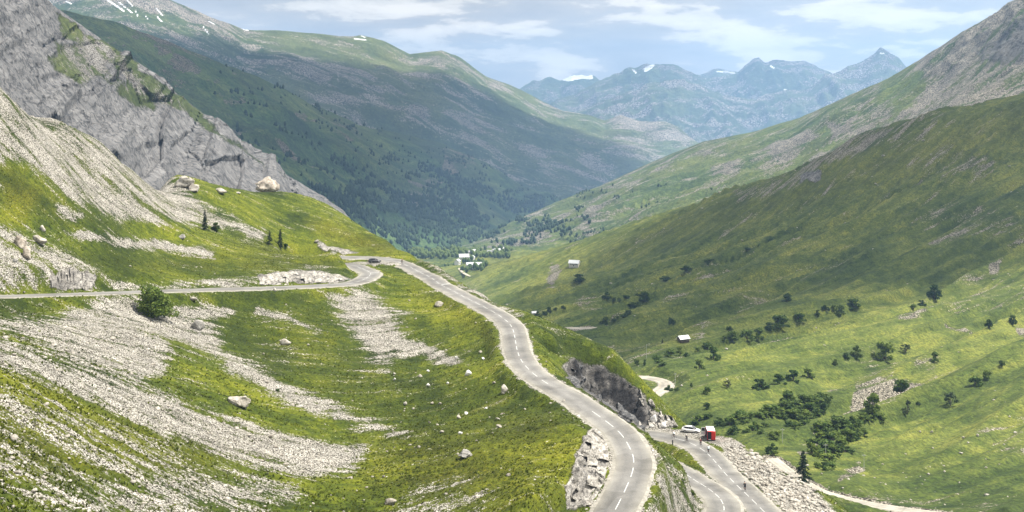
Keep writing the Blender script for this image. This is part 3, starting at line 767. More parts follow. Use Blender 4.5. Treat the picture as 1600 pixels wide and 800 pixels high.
loft('far_mountain', [rD_bot, rD_mid, rD_top, back(rD_top, 900, 30)], 540, (40, 150, 6), -300, 1130, relD, mat_D, mD)

# slope and rocky summit behind the right-hand pasture
rF_top = [(1850, -210, 2300), (1700, -80, 2400), (1600, -6, 2550), (1575, 6, 2600), (1560, 18, 2650), (1500, 52, 2780), (1440, 92, 2900), (1390, 121, 3000), (1330, 148, 3120), (1250, 184, 3250), (1180, 206, 3350), (1140, 214, 3400), (1100, 221, 3450), (1060, 236, 3450), (1000, 262, 3450), (940, 290, 3400), (870, 316, 3300), (800, 347, 3150), (740, 379, 2950), (690, 394, 2750), (620, 402, 2600)][::-1]
rF_mid = [(620, 404, 2500), (690, 400, 2560), (740, 393, 2620), (800, 375, 2700), (870, 352, 2750), (940, 332, 2760), (1000, 312, 2760), (1100, 285, 2700), (1180, 262, 2600), (1250, 250, 2500), (1330, 215, 2400), (1440, 165, 2250), (1600, 90, 2000), (1850, -60, 1800)]
rF_bot = [(620, 410, 2420), (740, 408, 2440), (870, 404, 2380), (940, 400, 2150), (1050, 372, 1950), (1230, 320, 1700), (1330, 270, 1600), (1440, 230, 1500), (1600, 190, 1420), (1850, 60, 1400)]
def relF(x, y, z, V):
    a_ = 0.3
    u = x * math.cos(a_) + y * math.sin(a_); v = -x * math.sin(a_) + y * math.cos(a_)
    up = sstep(-60, 200, z)
    n = 26 * fbm(u / 500, v / 260, 3, 503) + 20 * ridged(u / 260, v / 70, 3, 501) + up * 40 * ridged(u / 140, v / 90, 4, 509) + 4 * fbm(u / 50, v / 22, 3, 505) + (1 + 2.5 * up) * fbm(x / 14, y / 14, 3, 507)
    edge = np.where(V > 2, 0.3, 0.1 + 0.9 * sstep(0, 0.35, 2 - V)) * sstep(640, 860, x / y * F + CX)
    return x, y, z + n * edge
def mF(qx, qy, x, y, z):
    n = fbm(qx / 40, qy / 26, 4, 511)
    wx = qx + 14 * n; wy = qy + 9 * fbm(qx / 30, qy / 18, 3, 513)
    sc = np.maximum(0.30 + 0.3 * n, 0)
    rk = np.zeros(len(x))
    for poly, v_ in [([(1420, 85), (1500, 30), (1560, -10), (1620, -60), (1860, -300), (1860, 80), (1620, 140), (1540, 165), (1440, 195), (1380, 200), (1440, 150)], .63), ([(1330, 205), (1400, 175), (1420, 185), (1360, 210), (1320, 225)], .75), ([(1205, 215), (1260, 200), (1290, 210), (1250, 245), (1220, 262), (1200, 240)], .66), ([(1310, 170), (1380, 150), (1360, 165)], .6), ([(1100, 255), (1160, 250), (1140, 275), (1100, 275)], .6), ([(1290, 185), (1340, 180), (1330, 210), (1290, 225)], .72)]:
        sc = np.maximum(sc, poly_mask(wx, wy, poly, 10) * v_)
    rk = np.maximum(rk, poly_mask(wx, wy, [(1540, 60), (1600, 10), (1860, -200), (1860, -20), (1620, 90), (1560, 110), (1520, 100)], 20) * 0.66)
    return sc, rk, 0.4 * (fbm(x / 200, y / 200, 3, 517) > 0.05)
mat_F = ground_mat('right_mountainside', [(0.052, 0.082, 0.022), (0.085, 0.122, 0.030), (0.125, 0.155, 0.042)], [(0.28, 0.255, 0.215), (0.38, 0.35, 0.295), (0.50, 0.465, 0.39)],
                   [(0.11, 0.105, 0.095), (0.20, 0.19, 0.17), (0.32, 0.30, 0.265)], (0.16, 0.15, 0.04), s=0.10, streak_rot=-0.3, streak=(0.3, 1.4), bump=0.9, cell=6, relief=0.9)
oF, FXs, FYs, FZs, FQX, FQY = loft('right_mountain', [rF_bot, rF_mid, rF_top, back(rF_top, 350, 50)], 460, (50, 140, 6), 620, 1850, relF, mat_F, mF)

# the hazy massif on the horizon, three chains one behind the other
def chain(name, top, dfoot, pfoot, seed, px0, px1, amp, snow):
    bot = [(p, pfoot, dfoot) for p, q, d in top]
    mid = [(p, (q + pfoot) / 2 + 12, d * 0.5 + dfoot * 0.5) for p, q, d in top]
    def rel(x, y, z, V):
        n = amp * (0.9 * fbm(x / 1100, y / 1100, 3, seed) + 1.0 * ridged(x / 520, y / 1300, 4, seed + 3) + 0.4 * ridged(x / 180, y / 420, 3, seed + 9))
        edge = np.where(V > 2, 0.08, 0.05 + 0.95 * sstep(0, 0.6, 2 - V))
        return x, y, z + n * edge + amp * 0.16 * ridged(x / 160, y / 160, 3, seed + 5)
    def mk(qx, qy, x, y, z):
        n = fbm(qx / 14, qy / 8, 4, seed + 11)
        sn = np.zeros(len(x))
        for (pts_, w) in snow:
            np.maximum(sn, line_mask(qx + 3.5 * n, qy + 2.5 * n, pts_, w * 0.55), out=sn)
        return 0.42 + 0.4 * n, sstep(-200, 500, z) * 0.5, None, sn
    mt = ground_mat(name + '_cover', [(0.05, 0.075, 0.03), (0.08, 0.11, 0.04), (0.12, 0.14, 0.06)], [(0.22, 0.205, 0.185), (0.30, 0.28, 0.25), (0.40, 0.375, 0.34)], [(0.2, 0.19, 0.18), (0.3, 0.285, 0.265), (0.42, 0.4, 0.37)], (0.15, 0.15, 0.06), s=0.02, bump=0.8, snow=True, cell=4.0)
    loft(name, [bot, mid, top, back(top, 1500, 25)], 330, (14, 80, 4), px0, px1, rel, mt, mk)
T = [(760, 215, 12800), (800, 150, 12800), (820, 133, 12800), (835, 127, 12800), (860, 121, 12800), (876, 127, 12800), (890, 121, 12800), (908, 117, 12800), (925, 119, 12800), (945, 130, 12800), (1000, 150, 12800), (1060, 130, 12800), (1100, 115, 12800), (1120, 108, 12800), (1150, 111, 12800), (1200, 140, 12800), (1500, 170, 12800)]
chain('snow_peaks', T, 11600, 230, 601, 700, 1560, 140, [([(882, 124), (902, 121), (922, 119)], 4.0), ([(1120, 112), (1145, 113)], 1.5)])
T = [(820, 215, 11200), (870, 158, 11200), (900, 148, 11200), (930, 127, 11200), (960, 118, 11200), (985, 106, 11200), (1005, 101, 11200), (1030, 103, 11200), (1050, 101, 11200), (1070, 108, 11200), (1085, 114, 11200), (1110, 124, 11200), (1150, 118, 11200), (1165, 104, 11200), (1178, 93, 11200), (1186, 90, 11200), (1195, 97, 11200), (1210, 96, 11200), (1240, 98, 11200), (1255, 97, 11200), (1280, 108, 11200), (1300, 113, 11200), (1340, 130, 11200), (1400, 150, 11200), (1560, 190, 11200)]
chain('mountain_chain', T, 10000, 235, 641, 780, 1560, 150, [([(1008, 110), (1020, 102)], 2.6), ([(988, 108), (992, 113)], 1.5), ([(1203, 102), (1208, 106)], 1.6), ([(1225, 140), (1230, 141)], 2)])
T = [(840, 230, 9800), (890, 178, 9800), (940, 160, 9800), (990, 140, 9800), (1020, 128, 9800), (1060, 123, 9800), (1090, 132, 9800), (1110, 141, 9800), (1140, 150, 9800), (1180, 155, 9800), (1230, 142, 9800), (1262, 141, 9800), (1290, 118, 9800), (1320, 108, 9800), (1345, 97, 9800), (1360, 86, 9800), (1375, 76, 9800), (1385, 79, 9800), (1398, 88, 9800), (1414, 104, 9800), (1440, 130, 9800), (1500, 170, 9800), (1600, 200, 9800)]
chain('mountain_spurs', T, 8500, 245, 671, 800, 1620, 140, [([(1376, 83), (1382, 84)], 1.6)])

# ------------------------------------------------------------------ where a line of sight meets a slope
def tris_front(X, Y, Z):
    return (X, Y, Z, X / Y * F + CX, CY - Z / Y * F)
G_near = tris_front(NX, NY, NZ); G_val = tris_front(VX, VY, VZ); G_C = tris_front(CXs, CYs, CZs); G_F = tris_front(FXs, FYs, FZs)
def hit(G, px_, py_, r=2.2):
    X, Y, Z, QX, QY = G
    s = np.where((np.abs(QX - px_) < r) & (np.abs(QY - py_) < r))[0]
    if len(s) == 0:
        return hit(G, px_, py_, r * 2)
    d0 = Y[s].min()
    s = s[Y[s] < d0 * 1.03]
    i = s[np.argmin((QX[s] - px_) ** 2 + (QY[s] - py_) ** 2)]
    return Vector((X[i], Y[i], Z[i]))

# ------------------------------------------------------------------ stones
def ico(sub):
    b = bmesh.new(); bmesh.ops.create_icosphere(b, subdivisions=sub, radius=1.0)
    v = np.array([p.co[:] for p in b.verts]); f = np.array([[q.index for q in p.verts] for p in b.faces]); b.free()
    return v, f
ICO1, ICO2, ICO3, ICO4 = ico(1), ico(2), ico(3), ico(4)
def rock_mat(name, lo, mid, hi, s=1.0):
    m, nt, b = mat_new(name)
    g = N(nt, 'ShaderNodeNewGeometry')
    n1 = noise_n(nt, g.outputs['Position'], 0.6 * s, 8, 0.68, 0.5)
    n2 = noise_n(nt, g.outputs['Position'], 3.5 * s, 6, 0.75)
    c = ramp(nt, n1, [(0.32, lo), (0.5, mid), (0.66, hi)])
    c = mixc(nt, 1.0, c, ramp(nt, n2, [(0.3, (0.6, 0.58, 0.56)), (0.6, (1.15,) * 3)]), 'MULTIPLY')
    L(nt, c, b.inputs['Base Color'])
    bp = N(nt, 'ShaderNodeBump'); bp.inputs['Strength'].default_value = 0.9; bp.inputs['Distance'].default_value = 0.5 / s
    L(nt, math_n(nt, 'ADD', n1, math_n(nt, 'MULTIPLY', n2, 0.4)), bp.inputs['Height']); L(nt, bp.outputs[0], b.inputs['Normal'])
    return m
rk_pale = rock_mat('pale_limestone', (0.16, 0.142, 0.115), (0.40, 0.37, 0.32), (0.56, 0.53, 0.47))
rk_warm = rock_mat('warm_limestone', (0.17, 0.145, 0.12), (0.40, 0.35, 0.29), (0.58, 0.53, 0.46))
rk_white = rock_mat('white_quartzite', (0.55, 0.54, 0.52), (0.74, 0.73, 0.71), (0.84, 0.83, 0.82))
rk_grey = rock_mat('grey_shale', (0.13, 0.125, 0.12), (0.28, 0.27, 0.25), (0.42, 0.40, 0.37))
def boulder_mesh(name, base, dims, seed, mat, rough=0.13, cuts=18):
    v, f = base
    v = v.copy()
    r = np.random.RandomState(seed)
    for _ in range(cuts):                                    # broken faces
        n = r.normal(size=3); n /= np.linalg.norm(n)
        d = r.uniform(0.42, 0.80)
        h = v @ n - d
        v = v - np.clip(h, 0, None)[:, None] * n * 0.9
    a = np.stack([fbm(v[:, 0] * 2 + seed, v[:, 1] * 2 + v[:, 2], 4, seed), fbm(v[:, 1] * 2 + seed, v[:, 2] * 2 + v[:, 0], 4, seed + 2), fbm(v[:, 2] * 2 + seed, v[:, 0] * 2 + v[:, 1], 4, seed + 4)], 1)
    rg = ridged(v[:, 0] * 2.6 + v[:, 2], v[:, 1] * 2.6 - v[:, 2], 3, seed + 9)
    v = v * (1 + rough * 0.5 * rg[:, None]) + a * rough
    fq = facet(v[:, 0] * 2.2 + v[:, 1] + seed, v[:, 2] * 3.0 - v[:, 1] * 0.6, seed + 11) + 0.5 * facet(v[:, 0] * 5 + v[:, 1] * 2, v[:, 2] * 6, seed + 17)
    v = v * (1 + 0.15 * fq[:, None])
    v = v * np.array(dims) / 2
    return np_mesh(name, v, f, mat, smooth=False)
def boulder(px_, py_, wpx, ratio, label, G=None, mat=None, base=None, group=None, seed=1, sinkf=0.25, name='boulder', depth=0.8):
    p = hit(G or G_near, px_, py_)
    w = wpx / F * p.y
    h = w * ratio
    me = boulder_mesh(name, base or ICO3, (w, w * depth, h * 1.35), seed, mat or rk_pale)
    o = tag(mesh_obj(name, me), label, 'rock', group)
    o.location = p + Vector((0, 0, h * (0.5 - sinkf)))
    o.rotation_euler = (0, 0, rnd.uniform(-0.4, 0.4))
    return o
boulder(417, 301, 54, 0.47, 'huge weathered boulder perched alone on the grassy crest against the grey rock wall', mat=rk_warm, base=ICO4, seed=3, sinkf=0.1)
boulder(293, 293, 34, 0.62, 'pale broken outcrop on the scree edge at the crest', mat=rk_pale, base=ICO4, seed=5, name='rock_outcrop')
boulder(304, 298, 22, 0.5, 'low pale block leaning beside the crest outcrop', mat=rk_pale, seed=8)
boulder(345, 302, 22, 0.38, 'flat pale rock on the crest between outcrop and huge boulder', mat=rk_pale, seed=9)
boulder(372, 302, 10, 0.4, 'small flat stone just before the huge crest boulder', seed=10, base=ICO2)
boulder(33, 384, 28, 0.75, 'pinkish boulder topping the rubble slope above the road', mat=rk_warm, base=ICO4, seed=12)
boulder(40, 402, 22, 0.8, 'pinkish blocks heaped under the pinkish boulder', mat=rk_warm, seed=14)
boulder(60, 378, 26, 0.5, 'whitish broken rocks beside the pinkish boulder', mat=rk_pale, seed=15)
boulder(66, 360, 12, 0.8, 'small upright pale stone above the pinkish boulder', mat=rk_pale, seed=16, base=ICO2)
boulder(24, 410, 12, 0.6, 'grey stone low in the rubble at the slope edge', mat=rk_grey, seed=17, base=ICO2)
boulder(372, 634, 44, 0.5, 'long pale boulder resting between two scree bands', mat=rk_pale, base=ICO4, seed=21)
boulder(310, 516, 24, 0.7, 'grey leaning slab below the bush by the road', mat=rk_grey, seed=23)
boulder(447, 538, 24, 0.42, 'wedge-shaped pale stone in dark grass below the scree streak', mat=rk_pale, seed=24, base=ICO2)
boulder(789, 612, 18, 0.7, 'paired white rocks in grass beside the main road', mat=rk_pale, seed=25)
boulder(731, 586, 14, 0.6, 'flat white stone at the tip of the centre scree', mat=rk_white, seed=26, base=ICO2)
boulder(727, 714, 36, 0.35, 'fractured grey outcrop in the flowering meadow', mat=rk_grey, base=ICO4, seed=27, name='rock_outcrop')
boulder(685, 478, 18, 0.45, 'grey stone heap in grass left of the main road', mat=rk_pale, seed=28)
boulder(1022, 662, 15, 0.95, 'bright white block at the foot of the dark rock cut', mat=rk_white, seed=31, base=ICO2, sinkf=0.1)
boulder(1017, 667, 9, 0.7, 'small white rock touching the bright white block', mat=rk_white, seed=32, base=ICO2)
boulder(1036, 668, 16, 0.5, 'rough white rubble pile between white block and car', mat=rk_white, seed=33, base=ICO2)
boulder(300, 470, 16, 0.5, 'pale rock right of the roadside bush', mat=rk_pale, seed=34, base=ICO2)
boulder(285, 373, 20, 0.4, 'grey rounded rock on the meadow above the road', mat=rk_grey, seed=35, base=ICO2)
boulder(495, 380, 12, 0.5, 'pale rock above the hairpin bank', mat=rk_pale, seed=36, base=ICO2)
boulder(541, 396, 6, 0.9, 'small white rock above the hidden hairpin', mat=rk_white, seed=37, base=ICO2)
boulder(610, 788, 24, 0.45, 'pale low rock in the meadow at the lower edge', mat=rk_pale, seed=38)
boulder(430, 455, 10, 0.6, 'small stone just under the road near the rock bank', seed=39, base=ICO2)
WST = [(617, 594, 7), (616, 585, 6), (657, 589, 9), (669, 603, 9), (675, 632, 8), (687, 632, 7), (727, 647, 8), (718, 654, 10), (670, 661, 7), (720, 678, 9), (689, 677, 9), (771, 599, 7), (754, 561, 8), (751, 551, 7), (780, 668, 12), (668, 582, 8), (634, 633, 9), (645, 640, 7), (712, 560, 7), (600, 745, 8), (880, 628, 8), (905, 650, 7), (745, 690, 6), (820, 640, 6), (700, 600, 6), (655, 700, 8), (640, 470, 6), (760, 640, 7)]
for i, (a, b, w) in enumerate(WST):
    boulder(a, b, w, 0.6, 'small white stone lying in the grass below the main road', mat=rk_pale if i % 3 else rk_white, base=ICO2, seed=100 + i, group='white stones strewn in the meadow', name='stone')
for i, (a, b, w) in enumerate([(1475, 672, 7), (1455, 676, 6), (1505, 684, 6), (1527, 683, 6), (1458, 700, 5), (1577, 652, 5), (1438, 677, 5), (1512, 692, 5)]):
    boulder(a, b, w, 0.7, 'small pale stone on the sunny knoll above the valley track', G=G_val, base=ICO2, seed=140 + i, group='pale stones on the sunny knoll', name='stone')

# broken rock banks: fine blocky sheets set into the slope above the roads
def rock_bank(name, low, top, label, nx, nv, amp, mat, seed, dip=0.6, cell=2.2, G=None):
    low = np.array(low, float); top = np.array(top, float)
    cu, cv = 26, 7
    def along(p, t):
        d = np.concatenate([[0], np.cumsum(np.hypot(*np.diff(p, axis=0).T))]); d /= d[-1]
        return np.stack([np.interp(t, d, p[:, 0]), np.interp(t, d, p[:, 1])], -1)
    tu = np.linspace(0, 1, cu); tv = np.linspace(0, 1, cv)
    g = np.zeros((cv, cu, 3))
    for a in range(cv):
        q = along(low, tu) * (1 - tv[a]) + along(top, tu) * tv[a]
        for b in range(cu):
            g[a, b] = hit(G or G_near, q[b, 0], q[b, 1], 1.6)
    U, V_ = np.linspace(0, cu - 1, nx), np.linspace(0, cv - 1, nv)
    gu = np.stack([np.stack([np.interp(U, np.arange(cu), g[a, :, k]) for k in range(3)], -1) for a in range(cv)])
    fine_ = np.stack([np.stack([np.interp(V_, np.arange(cv), gu[:, b, k]) for k in range(3)], -1) for b in range(nx)], 1)
    uu, vv = np.meshgrid(np.linspace(0, 1, nx), np.linspace(0, 1, nv))
    x, y, z = fine_[..., 0].ravel(), fine_[..., 1].ravel(), fine_[..., 2].ravel()
    uu = uu.ravel(); vv = vv.ravel()
    q1 = x + 0.45 * y + dip * z; q2 = z - dip * (x + 0.2 * y)
    w1 = 0.35 * fbm(x / 3, z / 3, 2, seed)
    n = 0.9 * facet(q1 / (cell * 2.6) + w1, q2 / cell, seed) + 0.55 * facet(q1 / cell, q2 / (cell * 0.45), seed + 7) + 0.28 * facet(q1 / (cell * 0.4), q2 / (cell * 0.22), seed + 15) + 0.5 * fbm(x / 5, z / 4, 3, seed + 21)
    edge = sstep(0, 0.10, uu) * sstep(0, 0.10, 1 - uu) * sstep(0, 0.16, 1 - vv) * sstep(-0.05, 0.10, vv)
    ragged = fbm(uu * nx / 9, vv * nv / 9, 3, seed + 31)
    push = amp * (0.35 + n * 0.75) * edge - (1 - sstep(0.25, 0.6, edge + 0.3 * ragged)) * 0.9
    d = np.array([0.12, -0.85, 0.45]); d /= np.linalg.norm(d)
    me = np_mesh(name, np.stack([x + d[0] * push, y + d[1] * push, z + d[2] * push], 1), grid_faces(nv, nx), mat, smooth=False)
    return tag(mesh_obj(name, me), label, 'rock')
def bank_mat(name, cols, dark=0.4, s=1.0):
    m, nt, b = mat_new(name)
    g = N(nt, 'ShaderNodeNewGeometry')
    v1 = mapping(nt, mapping(nt, g.outputs['Position'], rot=(0.2, 0.55, 0.3)), scale=(0.25 * s, 0.5 * s, 1.5 * s))
    n1 = noise_n(nt, v1, 1.0, 8, 0.7, 0.2)
    n2 = noise_n(nt, g.outputs['Position'], 2.6 * s, 6, 0.75)
    c = ramp(nt, n1, [(0.36, cols[0]), (0.5, cols[1]), (0.60, cols[2]), (0.66, cols[3])])
    c = mixc(nt, 1.0, c, ramp(nt, n2, [(0.34, (dark,) * 3), (0.6, (1.15,) * 3)]), 'MULTIPLY')
    L(nt, c, b.inputs['Base Color'])
    bp = N(nt, 'ShaderNodeBump'); bp.inputs['Strength'].default_value = 0.8; bp.inputs['Distance'].default_value = 0.5
    L(nt, math_n(nt, 'ADD', n1, math_n(nt, 'MULTIPLY', n2, 0.5)), bp.inputs['Height']); L(nt, bp.outputs[0], b.inputs['Normal'])
    return m
slate = bank_mat('dark_slate', [(0.035, 0.035, 0.038), (0.085, 0.084, 0.086), (0.21, 0.205, 0.198), (0.52, 0.50, 0.47)])
palebed = bank_mat('pale_bedded_rock', [(0.14, 0.13, 0.115), (0.33, 0.31, 0.275), (0.50, 0.475, 0.43), (0.64, 0.61, 0.56)], 0.5)
rock_bank('rock_outcrop', [(884, 597), (915, 614), (948, 636), (975, 657), (1000, 669), (1014, 671)], [(876, 558), (905, 566), (945, 581), (975, 598), (1003, 627), (1022, 656)], 'dark fractured slate face between the main road and the lower bend', 230, 100, 1.3, slate, 811)
rock_bank('rock_outcrop', [(1000, 668), (1025, 670), (1062, 667)], [(962, 574), (1000, 606), (1058, 661)], 'pale bedded rock rising beside the dark slate face', 120, 100, 1.0, palebed, 831)
rock_bank('rock_bank', [(905, 800), (925, 790), (943, 760), (951, 730), (953, 705), (946, 685), (930, 664)], [(868, 790), (880, 760), (893, 730), (902, 706), (912, 688), (920, 672), (926, 662)], 'pale cut rock bank along the inner side of the main bend', 150, 60, 0.9, palebed, 851, dip=-0.7, cell=1.6)
rock_bank('rock_bank', [(398, 446), (450, 446), (500, 443), (545, 437)], [(405, 432), (440, 423), (490, 422), (540, 430)], 'pale rock ledge above the side road before the hairpin', 130, 36, 0.9, palebed, 871, cell=1.5)
rock_bank('rock_bank', [(76, 456), (110, 455), (156, 453)], [(82, 432), (112, 422), (150, 430)], 'grey fissured rock bank above the side road at the picture edge', 90, 44, 0.9, palebed, 891, cell=1.5)

def scatter(name, G, idx, sizes, mat, label, cat, seed, base=ICO1, flat=0.62, parent=None):
    r = np.random.RandomState(seed)
    v, f = base
    n = len(idx)
    X, Y, Z = G[0][idx], G[1][idx], G[2][idx]
    sc = sizes[:, None] * np.stack([r.uniform(0.7, 1.3, n), r.uniform(0.7, 1.3, n), r.uniform(0.5, 1.0, n) * flat], 1)
    q = v[None] * (1 + r.uniform(-0.30, 0.30, (n, len(v), 1)))
    q = q * sc[:, None, :]
    a = r.uniform(0, 6.283, n); t = r.uniform(-0.5, 0.5, n)
    ca, sa, ct, st = np.cos(a)[:, None], np.sin(a)[:, None], np.cos(t)[:, None], np.sin(t)[:, None]
    x, y, z = q[..., 0], q[..., 1], q[..., 2]
    y, z = y * ct - z * st, y * st + z * ct
    x, y = x * ca - y * sa, x * sa + y * ca
    vv = np.stack([x + (X + r.uniform(-.3, .3, n))[:, None], y + (Y + r.uniform(-.3, .3, n))[:, None], z + (Z + sizes * 0.15)[:, None]], -1).reshape(-1, 3)
    ff = (f[None] + (np.arange(n) * len(v))[:, None, None]).reshape(-1, 3)
    o = mesh_obj(name, np_mesh(name, vv, ff, mat, smooth=False), parent)
    return tag(o, label, cat, kind='stuff')
vis = (NPX > -150) & (NPX < 1380) & (NPY < 900) & (NDR > 3.6)
u = nrs.rand(len(NX))
fallx = NX * 0.86 + NY * 0.5; fally = -NX * 0.5 + NY * 0.86
patch = 0.5 + 0.8 * fbm(fallx / 9, fally / 2.5, 3, 701)
rip = poly_mask(NPX, NPY, [(1125, 690), (1150, 690), (1200, 722), (1260, 762), (1320, 812), (1235, 812), (1185, 760), (1140, 720)], 5)
w = np.clip((NSC - 0.24) * 1.6, 0, 1) * np.clip(patch, 0.08, 1.3)
idx = np.where(vis & (u < w * 0.19) & (rip < 0.3))[0]
sz = np.clip(nrs.lognormal(-2.1, 0.55, len(idx)), 0.06, 0.6)
scatter('scree', G_near, idx, sz, rk_pale, 'loose pale scree stones strewn over the near hillside', 'scree', 41)
idx = np.where(vis & (rip > 0.4) & (u < 0.25))[0]
scatter('riprap', G_near, idx, np.clip(nrs.lognormal(-1.0, 0.3, len(idx)), 0.2, 0.75), rk_pale, 'tipped grey-white rubble bank below the lower road', 'rubble', 42, flat=0.8)
idx = np.where(vis & (rip < 0.2) & (NSC < 0.4) & (NRK < 0.4) & (u < 0.0055) & (NPY > 360))[0]
scatter('stones', G_near, idx, np.clip(nrs.lognormal(-1.9, 0.5, len(idx)), 0.08, 0.6), rk_pale, 'tiny white stones dotted through the near meadow', 'stones', 43)
idx = np.where((VPX > 620) & (VPX < 1640) & (nrs.rand(len(VX)) < 0.0030 * (0.2 + 3.0 * (fbm(VX / 80, VY / 80, 3, 711) > 0.15))) & (VY < 1500))[0]
scatter('stones', G_val, idx, np.clip(nrs.lognormal(-0.75, 0.5, len(idx)), 0.2, 1.6) * np.clip(VY[idx] / 700, 0.6, 1.5), rk_pale, 'pale stones dotted over the right-hand pasture', 'stones', 44)

# ------------------------------------------------------------------ grass tussocks on the near meadow
def tussocks(G, idx, hgt, mat, label, seed):
    r = np.random.RandomState(seed)
    n = len(idx); K = 7
    X, Y, Z = G[0][idx], G[1][idx], G[2][idx]
    a = r.uniform(0, 6.283, (n, K)); lean = r.uniform(0.25, 0.9, (n, K)); h = hgt[:, None] * r.uniform(0.6, 1.15, (n, K)); w = h * 0.30
    bx = X[:, None] + np.cos(a) * h * 0.25; by = Y[:, None] + np.sin(a) * h * 0.25; bz = np.repeat((Z - 0.05)[:, None], K, 1)
    tx = bx + np.cos(a) * h * lean; ty = by + np.sin(a) * h * lean; tz = bz + h
    v = np.stack([np.stack([bx - np.sin(a) * w, by + np.cos(a) * w, bz], -1), np.stack([bx + np.sin(a) * w, by - np.cos(a) * w, bz], -1), np.stack([tx, ty, tz], -1)], 2).reshape(-1, 3)
    f = np.arange(len(v)).reshape(-1, 3)
    o = mesh_obj('grass', np_mesh('grass', v, f, mat, smooth=False))
    return tag(o, label, 'grass', kind='stuff')
def leaf_mat(name, cols, trans=0.25, s=1.0):
    m, nt, b = mat_new(name)
    g = N(nt, 'ShaderNodeNewGeometry'); oi = N(nt, 'ShaderNodeObjectInfo')
    n = noise_n(nt, g.outputs['Position'], 1.1 * s, 4, 0.7)
    c = ramp(nt, n, [(0.34, cols[0]), (0.5, cols[1]), (0.66, cols[2])])
    c = mixc(nt, 1.0, c, ramp(nt, oi.outputs['Random'], [(0.0, (0.62, 0.72, 0.66)), (0.5, (1.0, 1.0, 0.95)), (1.0, (1.5, 1.32, 1.2))]), 'MULTIPLY')
    L(nt, c, b.inputs['Base Color'])
    b.inputs['Roughness'].default_value = 0.75
    tl = N(nt, 'ShaderNodeBsdfTranslucent'); L(nt, c, tl.inputs['Color'])
    mx = N(nt, 'ShaderNodeMixShader'); mx.inputs[0].default_value = trans
    L(nt, b.outputs[0], mx.inputs[1]); L(nt, tl.outputs[0], mx.inputs[2])
    L(nt, mx.outputs[0], nt.nodes['Material Output'].inputs['Surface'])
    return m
gr_m = leaf_mat('meadow_tussock', [(0.022, 0.036, 0.002), (0.054, 0.074, 0.003), (0.108, 0.124, 0.006)], 0.2, 0.25)
w = np.clip(1 - NSC * 1.15 - NRK * 1.4, 0.0, 1) * (0.35 + np.clip(0.9 * fbm(NX / 5, NY / 5, 3, 721) + 0.4, 0, 1))
idx = np.where(vis & (NPY < 815) & (NPY > 100) & (NDR > 4.2) & (nrs.rand(len(NX)) < w * 0.36))[0]
tussocks(G_near, idx, nrs.uniform(0.12, 0.36, len(idx)), gr_m, 'sunlit green and yellowish meadow grass on the near hillside', 51)

# ------------------------------------------------------------------ trees and bushes
bark = plain('bark', (0.13, 0.10, 0.075), 0.95, var=0.3, scale=3)
lf_dark = leaf_mat('dark_shrub_leaves', [(0.030, 0.056, 0.013), (0.058, 0.098, 0.020), (0.110, 0.152, 0.032)])
lf_mid = leaf_mat('alder_leaves', [(0.048, 0.088, 0.016), (0.095, 0.148, 0.027), (0.160, 0.210, 0.044)])
lf_pale = leaf_mat('grey_willow_leaves', [(0.055, 0.075, 0.030), (0.095, 0.120, 0.048), (0.15, 0.175, 0.075)])
lf_con = leaf_mat('spruce_needles', [(0.012, 0.026, 0.010), (0.024, 0.046, 0.015), (0.045, 0.075, 0.022)], 0.1)
def leaf_quads(C_, size, r):
    n = len(C_)
    a = r.normal(size=(n, 3)); a /= np.linalg.norm(a, axis=1)[:, None]
    b = np.cross(a, r.normal(size=(n, 3))); b /= np.linalg.norm(b, axis=1)[:, None]
    s = size * r.uniform(0.6, 1.3, n)[:, None]
    v = np.stack([C_ - a * s - b * s * .6, C_ + a * s - b * s * .6, C_ + a * s + b * s * .6, C_ - a * s + b * s * .6], 1).reshape(-1, 3)
    return v, np.arange(len(v)).reshape(-1, 4)
def tube(segs, nside=6):
    """segs: list of (p0, p1, r0, r1)"""
    V = []; Fq = []
    for p0, p1, r0, r1 in segs:
        p0 = np.array(p0, float); p1 = np.array(p1, float)
        d = p1 - p0; d = d / (np.linalg.norm(d) + 1e-9)
        a = np.cross(d, [0.3, 0.9, 0.2]); a /= np.linalg.norm(a); b = np.cross(d, a)
        k = len(V)
        for p, r_ in ((p0, r0), (p1, r1)):
            for i in range(nside):
                t = 2 * math.pi * i / nside
                V.append(p + (a * math.cos(t) + b * math.sin(t)) * r_)
        for i in range(nside):
            j = (i + 1) % nside
            Fq.append((k + i, k + j, k + nside + j, k + nside + i))
    return np.array(V), np.array(Fq)
